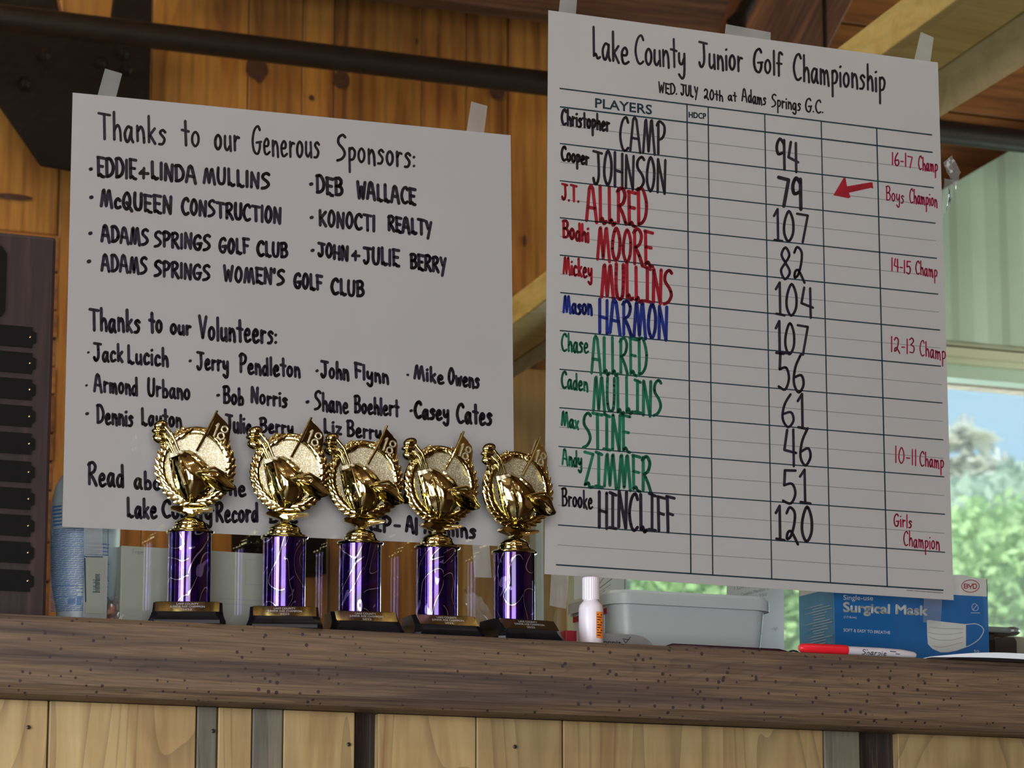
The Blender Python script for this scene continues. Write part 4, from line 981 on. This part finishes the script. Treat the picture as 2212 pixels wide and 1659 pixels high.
for y in (1178, 1226, 1262, 1285): ribbons([[(120+k*14.5, y+k*.6) for k in range(9)]], 1.4, onjug, b, 4)
ribbons([[(235, 1142+k*18) for k in range(7)]], 1.5, onjug, b, 4); ribbons([[(121, 1086+k*18) for k in range(7)]], 1.5, onjug, b, 4)
for y in (1090, 1098, 1106, 1114, 1122, 1130): ribbons([[(124, y), (130, y), (137, y)]], 4, onjug, b, 4)
polys([[(168, 1288), (178, 1288), (178, 1306), (168, 1306)], [(151, 1291), (166, 1291), (166, 1303), (151, 1303)]], onjug, b)
b.build('label_print', M['blue_print'], t, smooth='flatprint')
# price tag in a clear sleeve standing before the jug
Yt = .012
t = thing('price_tag', 'small clear sleeve with a barcode price tag in front of the jug', 'tag', W(205, 1326, Yt))
o = MB().box((W(180, 1300, Yt).x, Yt, ZL), (W(231, 1300, Yt).x, Yt+.0006, W(205, 1199, Yt).z)).build('sleeve', M['tape'], t)
o = MB().box((W(184, 1300, Yt-.0008).x, Yt-.0008, ZL+.018), (W(224, 1300, Yt-.0008).x, Yt-.0002, W(205, 1206, Yt).z)).build('card', M['box_white'], t)
b = MB(); ft = flat(Yt-.0012)
for k in range(14): polys([[(206, 1240+k*2.9), (216, 1240+k*2.9), (216, 1240+k*2.9+random.choice((1.2, 1.9, 2.4))), (206, 1240+k*2.9+1.9)]], ft, b)
typeset("$18.95", 1281, -201, 1251, -201, 7, lambda a, c: ft(-c, a), b); ribbons([[(182, 1202), (222, 1203)]], 2, ft, b, 4); ribbons([[(183, 1206), (185, 1300)]], 3, ft, b, 4)
b.build('tag_print', M['print'], t, smooth='flatprint')
# orange caps beside the jug
for px, lb in ((236, 'small orange nozzle cap standing right of the white jug'),):
    c = W(px, 1290, .05); tag(MB().lathe([(.007, ZL), (.0085, ZL+.004), (.0075, ZL+.030), (.004, ZL+.034)], 16, c.x, .05).build('nozzle_cap', M['orange'], smooth=True), lb, 'cap')
def crumple(name, lb, pts, Y, seed, amp=.01, mat='clear', cat='bag'):
    random.seed(seed); b = MB(); n = 7
    P = [W(x, y, Y) for x, y in pts]
    for j in range(n+1):
        for i in range(n+1):
            u, v = i/n, j/n; p = P[0]*(1-u)*(1-v)+P[1]*u*(1-v)+P[2]*u*v+P[3]*(1-u)*v
            p = p+Vector((noise.noise(Vector((u*5, v*5, seed)))*amp*.5, abs(noise.noise(Vector((u*4, v*4, seed+5))))*amp*1.5, noise.noise(Vector((u*5, v*5, seed+9)))*amp*.5*(1-v)))
            p.z = max(p.z, ZL+.0003); b.v.append(p)
    for j in range(n):
        for i in range(n): b.f.append((j*(n+1)+i, j*(n+1)+i+1, (j+1)*(n+1)+i+1, (j+1)*(n+1)+i))
    return tag(b.build(name, M[mat], smooth=True), lb, cat)
crumple('plastic_wrap', 'scrap of clear wrap between the white jug and the pale carton', [(234, 1290), (262, 1288), (264, 1350), (230, 1350)], .03, 4)
crumple('plastic_bag', 'crumpled clear plastic bag between the fourth and last trophies', [(1008, 1270), (1040, 1290), (1085, 1362), (1018, 1362)], .016, 11, .012)

# --- pale carton
Yc = .03
c = W(262, 1178, Yc); xe = W(645, 1200, Yc).x
t = thing('pale_carton', 'low wide off white carton behind the first two trophies', 'box', (c.x, Yc, ZL))
b = MB().box((c.x, Yc, ZL+.0002), (xe, Yc+.11, c.z)).build('box_body', M['box_white'], t, bevel=.0015)
f_ = flat(Yc-.0004); b = MB()
ribbons(write("From", 286, 1196, 310, 1198, 11), 1.3, f_, b, 4)
for L_ in ([(530, 1208), (530, 1262)], [(530, 1208), (572, 1210)], [(530, 1262), (572, 1264)], [(474, 1293), (573, 1298)], [(478, 1304), (573, 1309)]): ribbons([L_], 1.1, f_, b, 4)
b.build('form_print', M['grey_print'], t, smooth='flatprint')

# --- small white bottle with orange label
Yb_ = -.030
cb = W(1277, 1386, Yb_); rb = 27*depth(cb)/FPX; zb = lambda y: W(1277, y, Yb_).z
t = thing('pill_bottle', 'little white bottle with ribbed cap and orange label in front of the tub', 'bottle', (cb.x, Yb_, ZL))
MB().lathe([(rb*.95, ZL+.0002), (rb, ZL+.002), (rb, zb(1316)), (rb*.93, zb(1308)), (rb*.70, zb(1301)), (rb*.62, zb(1298)), (rb*.62, zb(1290))], 36, cb.x, Yb_).build('body', M['white_warm'], t, smooth=True)
b = MB(); k = 48
for z in (zb(1296), zb(1252), zb(1248)):
    rr = rb*.68*(1 if z < zb(1250) else .95)
    for i in range(k): a = 2*math.pi*i/k; q = rr*(1+(.03 if i % 2 else -.01)); b.v.append(Vector((cb.x+q*math.cos(a), Yb_+q*math.sin(a), z)))
for j in range(2):
    for i in range(k): b.f.append((j*k+i, j*k+(i+1) % k, (j+1)*k+(i+1) % k, (j+1)*k+i))
b.f += [tuple(reversed(range(k))), tuple(2*k+i for i in range(k))]
b.build('ribbed_cap', M['white_warm'], t)
def onb(a, z, d=.0005): return Vector((cb.x+(rb+d)*math.sin(a), Yb_-(rb+d)*math.cos(a), z))
b = MB()
A0, A1 = R(-1), R(38)
for i in range(8):
    a0 = A0+(A1-A0)*i/8; a1 = A0+(A1-A0)*(i+1)/8
    b.add([onb(a0, zb(1381)), onb(a1, zb(1381)), onb(a1, zb(1324)), onb(a0, zb(1324))], [(0, 1, 2, 3)])
b.build('orange_label', M['orange_print'], t, smooth='flatprint')
b = MB()
for i in range(9):
    y = 1329+i*5.6; b.add([onb(A0+.06, zb(y+2), .0009), onb(A1-.1-.1*(i % 3), zb(y+2), .0009), onb(A1-.1-.1*(i % 3), zb(y), .0009), onb(A0+.06, zb(y), .0009)], [(0, 1, 2, 3)])
b.build('label_lines', M['maroon'], t, smooth='flatprint')

# --- lidded tub
Yu = .035
xL = W(1330, 1340, Yu).x; xR = W(1664, 1350, Yu).x; zr_ = W(1500, 1282, Yu).z; zl_ = W(1500, 1312, Yu).z; dp = .135
def rrect(x0, x1, y0, y1, r, n=6):
    o = []
    for cx_, cy_, a0 in ((x1-r, y0+r, -90), (x1-r, y1-r, 0), (x0+r, y1-r, 90), (x0+r, y0+r, 180)):
        for i in range(n+1): a = R(a0+90*i/n); o.append((cx_+r*math.cos(a), cy_+r*math.sin(a)))
    return o
def stack(rings):
    b = MB(); n = len(rings[0][0])
    for o, z in rings: b.v += [Vector((x, y, z)) for x, y in o]
    for j in range(len(rings)-1):
        for i in range(n): b.f.append((j*n+i, j*n+(i+1) % n, (j+1)*n+(i+1) % n, (j+1)*n+i))
    b.f += [tuple(reversed(range(n))), tuple((len(rings)-1)*n+i for i in range(n))]; return b
t = thing('storage_tub', 'wide milky plastic tub with a rolled rim behind the little white bottle', 'tub', ((xL+xR)/2, Yu+dp/2, ZL))
g_ = .006
stack([(rrect(xL+.008, xR-.006, Yu+.006, Yu+dp-.006, .018), ZL+.0002), (rrect(xL, xR, Yu, Yu+dp, .022), zl_), (rrect(xL, xR, Yu, Yu+dp, .022), zl_+.004)]).build('tub_body', M['tub'], t, smooth=True, angle=40)
stack([(rrect(xL-g_, xR+g_, Yu-g_, Yu+dp+g_, .026), zl_), (rrect(xL-g_, xR+g_, Yu-g_, Yu+dp+g_, .026), zr_-.004), (rrect(xL-g_+.0015, xR+g_-.0015, Yu-g_+.0015, Yu+dp+g_-.0015, .025), zr_-.0035), (rrect(xL-g_+.003, xR+g_-.003, Yu-g_+.003, Yu+dp+g_-.003, .025), zr_)]).build('rolled_rim', M['tub'], t, smooth=True, angle=40)
b = MB().box((xL-.0008, Yu+.030, zl_-.040), (xL-.0001, Yu+dp-.02, zl_-.002)); b.build('side_label', M['carton_white'], t)
MB().box((xL-.0014, Yu+.022, zl_-.010), (xL-.0009, Yu+dp-.018, zl_-.003)).build('red_label_band', M['red_print'], t)
b = MB(); bc = (xL-.0012, Yu+.045, zl_-.022)
b.add([(bc[0], bc[1]+.011*math.cos(2*math.pi*i/24), bc[2]+.012*math.sin(2*math.pi*i/24)) for i in range(24)], [tuple(range(24))]); b.build('round_stamp', M['grey_print'], t, smooth='flatprint')

# --- small things before and behind the tub
Yz = .012
o = MB().box((W(1222, 1375, Yz).x, Yz, ZL+.0002), (W(1246, 1375, Yz).x, Yz+.03, W(1235, 1362, Yz).z)).build('red_box', M['red_print'], bevel=.0008)
tag(o, 'small red box end between the last trophy and the white bottle', 'box')
Yw = .012
xa, xb = W(1290, 1380, Yw).x, W(1418, 1384, Yw).x; za = W(1360, 1371, Yw).z
t = thing('grey_case', 'flat grey rounded case with dark print lying right of the little white bottle', 'case', ((xa+xb)/2, Yw, ZL))
b = MB(); pr = []
for i in range(25):
    u = i/24; pr.append((xa+(xb-xa)*u, ZL+.0004+(za-ZL)*(1 if u < .55 else math.sqrt(max(0, 1-((u-.55)/.45)**2.6)))))
b.prism([(xa, ZL+.0002), (xb, ZL+.0002)]+pr[::-1], Yw, Yw+.022); b.build('case_body', M['grey_plastic'], t, bevel=.0008)
b = typeset("onnis", 1303, 1390, 1341, 1392, 8, flat(Yw-.0005), bold=True); ribbons([[(1347, 1383), (1352, 1389), (1362, 1376)]], 1.6, flat(Yw-.0005), b, 4); ribbons([[(1345, 1380), (1358, 1382)]], 1.8, flat(Yw-.0005), b, 4)
b.build('case_print', M['print'], t, smooth='flatprint')
Ym = -.045
pa, pb = W(1438, 1396, Ym), W(1700, 1404, Ym)
o = MB().tube([(pa.x, Ym, ZL+.004), (pa.x+.008, Ym, ZL+.0048), (pb.x-.01, Ym, ZL+.0046), (pb.x, Ym, ZL+.004)], [.0022, .0045, .0045, .003], 12)
tag(o.build('dark_pen', M['maroon'], smooth=True), 'long dark maroon pen lying in front of the tub', 'pen')
pts = []
for i in range(13):
    a = math.pi*i/12; c = W(1714, 1402, -.03); pts.append((c.x-.010*math.cos(a), -.03, ZL+.0015+.008*math.sin(a)))
tag(MB().tube(pts, .0011, 8).build('cord_loop', M['black'], smooth=True), 'small arched loop of black cord left of the red marker', 'band')  # unidentified black loop, shaped as a bit of cord
# notices behind
def card(name, lb, cor, Y, lines, mat='carton_white', cat='paper'):
    P = [W(x, y, Y) for x, y in cor]; t = thing(name, lb, cat, P[3])
    q = Vector((0, .0006, 0)); MB().hexa([P[3], P[2], P[2]+q, P[3]+q, P[0], P[1], P[1]+q, P[0]+q]).build('sheet', M[mat], t)
    if lines:
        b = MB(); f_ = flat(Y-.0004)
        for l in lines:
            if isinstance(l[0], str): typeset(l[0], *l[1:], f_, b)
            else: ribbons([[(l[0], l[1]), (l[2], l[3])]], l[4], f_, b, 4)
        b.build('print', M['grey_print'], t, smooth='flatprint')
card('notice', 'white printed notice showing behind the right end of the tub', [(1570, 1255), (1693, 1258), (1694, 1425), (1572, 1420)], .20,
     [("1 DAY Single", 1586, 1274, 1640, 1266, 7), ("Couples Member: 2", 1600, 1288, 1660, 1274, 7), ("750", 1640, 1290, 1656, 1286, 6), ("High", 1668, 1363, 1680, 1359, 7)])
card('folded_leaflet', 'white leaflet with dark slanting lines behind the left end of the tub', [(1240, 1236), (1354, 1242), (1354, 1410), (1240, 1404)], .24,
     [(1294, 1262, 1304, 1248, 2), (1296, 1270, 1322, 1250, 2.4), (1296, 1278, 1320, 1262, 1.2), (1296, 1283, 1306, 1276, 2), (1297, 1288, 1308, 1284, 1.5), (1350, 1245, 1350, 1280, 2)])

# --- blue carton of face masks
Yx = .050
xl, xr = W(1803, 1330, Yx).x, W(2135, 1340, Yx).x; zt = W(2133, 1250, Yx).z; zs_ = W(2133, 1289, Yx).z; dpx = .088
t = thing('mask_box', 'blue and white carton of surgical face masks at the right end of the ledge', 'box', ((xl+xr)/2, Yx+dpx/2, ZL))
MB().box((xl, Yx, ZL+.0002), (xr, Yx+dpx, zs_)).build('blue_carton', M['box_blue'], t)
MB().box((xl-.0006, Yx+.0004, ZL+.0002), (xl, Yx+dpx, zs_)).build('light_side', M['box_blue2'], t)
b = MB()   # white upper band, torn on top, open
n = 22; top = []
for i in range(n+1):
    x = xl+(xr-xl)*i/n; top.append((x, zt+.0012*noise.noise(Vector((i*.9, 0, 0)))+(.0025 if i < n-2 else 0)))
b.prism([(xl, zs_), (xr, zs_)]+top[::-1], Yx, Yx+.001); b.box((xl, Yx, zs_), (xl+.001, Yx+dpx, zt)); b.box((xr-.001, Yx, zs_), (xr, Yx+dpx, zt-.001)); b.box((xl, Yx+dpx-.001, zs_), (xr, Yx+dpx, zt-.002))
b.build('white_band', M['carton_white'], t)
MB().hexa([(xl+.04, Yx+dpx-.004, zt-.004), (xr-.02, Yx+dpx-.004, zt-.004), (xr-.02, Yx+dpx-.003, zt-.004), (xl+.04, Yx+dpx-.003, zt-.004), (xl+.04, Yx+dpx+.004, zt+.012), (xr-.045, Yx+dpx+.004, zt+.014), (xr-.045, Yx+dpx+.005, zt+.014), (xl+.04, Yx+dpx+.005, zt+.012)]).build('blue_flap', M['box_blue'], t)
fx = flat(Yx-.0005); qx = lambda L: [(1652+x/3.95, 1180+y/3.95) for x, y in L]
b = MB()
typeset("Single-use", 1822, 1295.5, 1886, 1297, 11, fx, b); typeset("Surgical Mask", 1822, 1321, 2003, 1329, 21, fx, b, bold=True)
typeset("SOFT & EASY TO BREATHE", 1822, 1364, 1923, 1370, 7, fx, b)
typeset("(17.5cm)", 1823, 1335, 1850, 1336, 5, fx, b); typeset("50", 2104, 1409, 2115, 1410, 6, fx, b)
mk = qx([(1383, 632), (1400, 628), (1530, 645), (1717, 665), (1717, 862), (1640, 890), (1560, 905), (1500, 905), (1430, 875), (1392, 835), (1386, 760)])
polys([mk], fx, b)
ribbons([crom(qx([(1717, 668), (1800, 662), (1855, 690), (1866, 730), (1830, 790), (1770, 835), (1717, 860)]), 5)], 1.6, fx, b, 5)
ribbons([crom(qx([(1790, 490), (1818, 510), (1818, 540), (1790, 550), (1770, 530), (1770, 505), (1790, 490)]), 4), qx([(1775, 545), (1812, 500)]), qx([(1760, 568), (1835, 568)])], 1.0, fx, b, 4)
b.build('white_print', M['carton_white'], t, smooth='flatprint')
b = MB(); f2 = flat(Yx-.0008)
for L_ in ([(1395, 735), (1500, 752), (1600, 750), (1690, 735)], [(1398, 770), (1480, 800), (1600, 800), (1690, 775)], [(1410, 690), (1500, 700), (1690, 705)], [(1430, 850), (1520, 860), (1690, 820)]): ribbons([crom(qx(L_), 4)], .9, f2, b, 4)
b.build('mask_pleats', M['grey_print'], t, smooth='flatprint')
b = MB()
ribbons([crom(qx([(1755+75*math.cos(a), 340+52*math.sin(a)) for a in [2*math.pi*i/16 for i in range(17)]]), 2)], 1.5, f2, b, 5)
for L_ in ([(1702, 358), (1702, 322), (1726, 322), (1732, 331), (1726, 340), (1702, 340), (1726, 340), (1734, 349), (1726, 358), (1702, 358)], [(1740, 322), (1744, 340), (1766, 340), (1770, 322)], [(1755, 340), (1755, 360)], [(1778, 322), (1778, 360), (1800, 360), (1807, 350), (1807, 332), (1800, 322), (1778, 322)]): ribbons([qx(L_)], 2.0, f2, b, 4)
b.build('red_oval_mark', M['red_print'], t, smooth='flatprint')
b = MB()
random.seed(5)
for k in range(16):
    u0 = random.uniform(.05, .3); z = ZL+.03+k*.0033
    b.add([(xl-.0012, Yx+dpx*u0, z), (xl-.0012, Yx+dpx*random.uniform(.5, .95), z), (xl-.0012, Yx+dpx*.6, z+.0012), (xl-.0012, Yx+dpx*u0, z+.0012)], [(0, 1, 2, 3)])
b.build('side_print', M['white_plastic'], t, smooth='flatprint')

# --- red capped marker
Yk = -.085
pa, pb = W(1727, 1406, Yk), W(1976, 1418, Yk); zc = ZL+.0061
t = thing('red_marker', 'red capped felt marker lying on the ledge in front of the mask carton', 'marker', (pa.x, Yk, ZL))
xs_ = lambda px: W(px, 1410, Yk).x
MB().tube([(xs_(1727), Yk, zc), (xs_(1733), Yk, zc), (xs_(1760), Yk, zc), (xs_(1822), Yk, zc), (xs_(1829), Yk, zc)], [.0035, .0052, .0058, .0060, .0056], 18).build('cap', M['red_plastic'], t, smooth=True, angle=40)
MB().tube([(xs_(1828), Yk, zc-.0002), (xs_(1900), Yk, zc-.0004), (xs_(1945), Yk, zc-.0008), (xs_(1972), Yk, zc-.0018), (xs_(1977), Yk, zc-.002)], [.0050, .0052, .0050, .0040, .0028], 18).build('barrel', M['grey_plastic'], t, smooth=True, angle=40)
def onm(x, y):
    p = W(x, y, Yk); d = max(-.0049, min(.0049, p.z-(zc-.0004))); return Vector((p.x, Yk-math.sqrt(.0053**2-d*d)-.0002, zc-.0004+d))
b = MB(); ribbons(write("Sharpie", 1858, 1414, 1910, 1417, 10), 1.5, onm, b, 5); ribbons([[(1918, 1408), (1930, 1409)], [(1930, 1413), (1938, 1414)]], 1.6, onm, b, 4)
b.build('brand_print', M['black_ink'], t, smooth='flatprint')

# --- white tray lid at the right end
Yv = -.105
x0 = W(2012, 1420, Yv).x; x1 = x0+.34
t = thing('white_tray', 'shallow white tray with dark underside and modelled shade overhanging the ledge at the right', 'tray', (x0, Yv, ZL))
za_, zb2 = W(2150, 1421, Yv).z-.0005, W(2150, 1411, Yv).z
b = MB(); pr = []
for i in range(17):
    u = i/16; e = min(1, u*2.6); pr.append((x0+(x1-x0)*u*.8, e))
n = len(pr)
for x, e in pr:
    s_ = math.sin(e*math.pi/2)
    zb_l = ZL+.0006+(za_-ZL)*s_; zt_l = ZL+.0012+(zb2-ZL)*s_
    b.v += [Vector((x, Yv, zb_l)), Vector((x, Yv, zt_l)), Vector((x, Yv+.12, zt_l)), Vector((x, Yv+.12, zb_l))]
for i in range(n-1):
    for q in range(4): b.f.append((i*4+q, i*4+(q+1) % 4, i*4+4+(q+1) % 4, i*4+4+q))
b.f += [(0, 1, 2, 3), tuple((n-1)*4+q for q in (3, 2, 1, 0))]
b.xform(lambda v: v+Vector((0, 0.0, 0))).build('rim', M['tub'], t, smooth=True)
zf = W(2150, 1436, Yv+.004).z
b = MB(); xx = W(2062, 1420, Yv).x
b.hexa([(x0+.035, Yv+.0015, ZL+.0004), (x1, Yv+.0015, ZL+.0004), (x1, Yv+.10, ZL+.0004), (x0+.035, Yv+.10, ZL+.0004), (xx, Yv+.0015, za_), (x1, Yv+.0015, za_), (x1, Yv+.10, za_), (xx, Yv+.10, za_)])
b.build('underside_shade', M['black'], t)  # black underside, with the shadow beneath the tray built in as a solid

# --- stapler and the things right of the carton
Ys = .060
t = thing('stapler', 'grey desk stapler with black base poking out right of the mask carton', 'stapler', (W(2138, 1400, Ys).x, Ys, ZL))
xa, xb = W(2095, 1360, Ys).x, W(2184, 1360, Ys).x
MB().box((xa, Ys, W(2140, 1365.5, Ys).z), (xb, Ys+.02, W(2140, 1353, Ys).z)).build('arm', M['grey_metal'], t, bevel=.0008)
c = W(2196, 1362, Ys); MB().blob((c.x, Ys+.01, c.z), (.010, .010, .0058)).build('hinge_knob', M['grey_metal'], t, smooth=True)
MB().box((xa, Ys+.001, W(2140, 1371, Ys).z), (xb-.001, Ys+.019, W(2140, 1366, Ys).z)).build('magazine', M['black'], t)
MB().box((xa, Ys+.001, ZL+.0002), (W(2149, 1380, Ys).x, Ys+.019, W(2140, 1366, Ys).z)).build('rear_block', M['black'], t)
Y2 = .045
xa, xb = W(2150, 1390, Y2).x, W(2197, 1390, Y2).x; zt = W(2180, 1376, Y2).z
b = MB().prism([(xa, ZL+.0002), (xb, ZL+.0002), (xb, zt-.006), (xb-.002, zt-.001), (xb-.005, zt), (xa+.012, zt-.0002), (xa, zt-.004)], Y2, Y2+.02)
tag(b.build('black_block', M['black'], bevel=.001), 'small black rounded block sitting before the stapler', 'block')
Y3 = .10
o = MB().box((W(2146, 1390, Y3).x, Y3, ZL+.0002), (W(2420, 1390, Y3).x, Y3+.06, W(2180, 1374, Y3).z)).build('beige_box', M['beige'], bevel=.002)
tag(o, 'low beige box behind the black block at the right edge', 'box')
for o in list(bpy.data.objects):
    if '_o' in o: del o['_o']
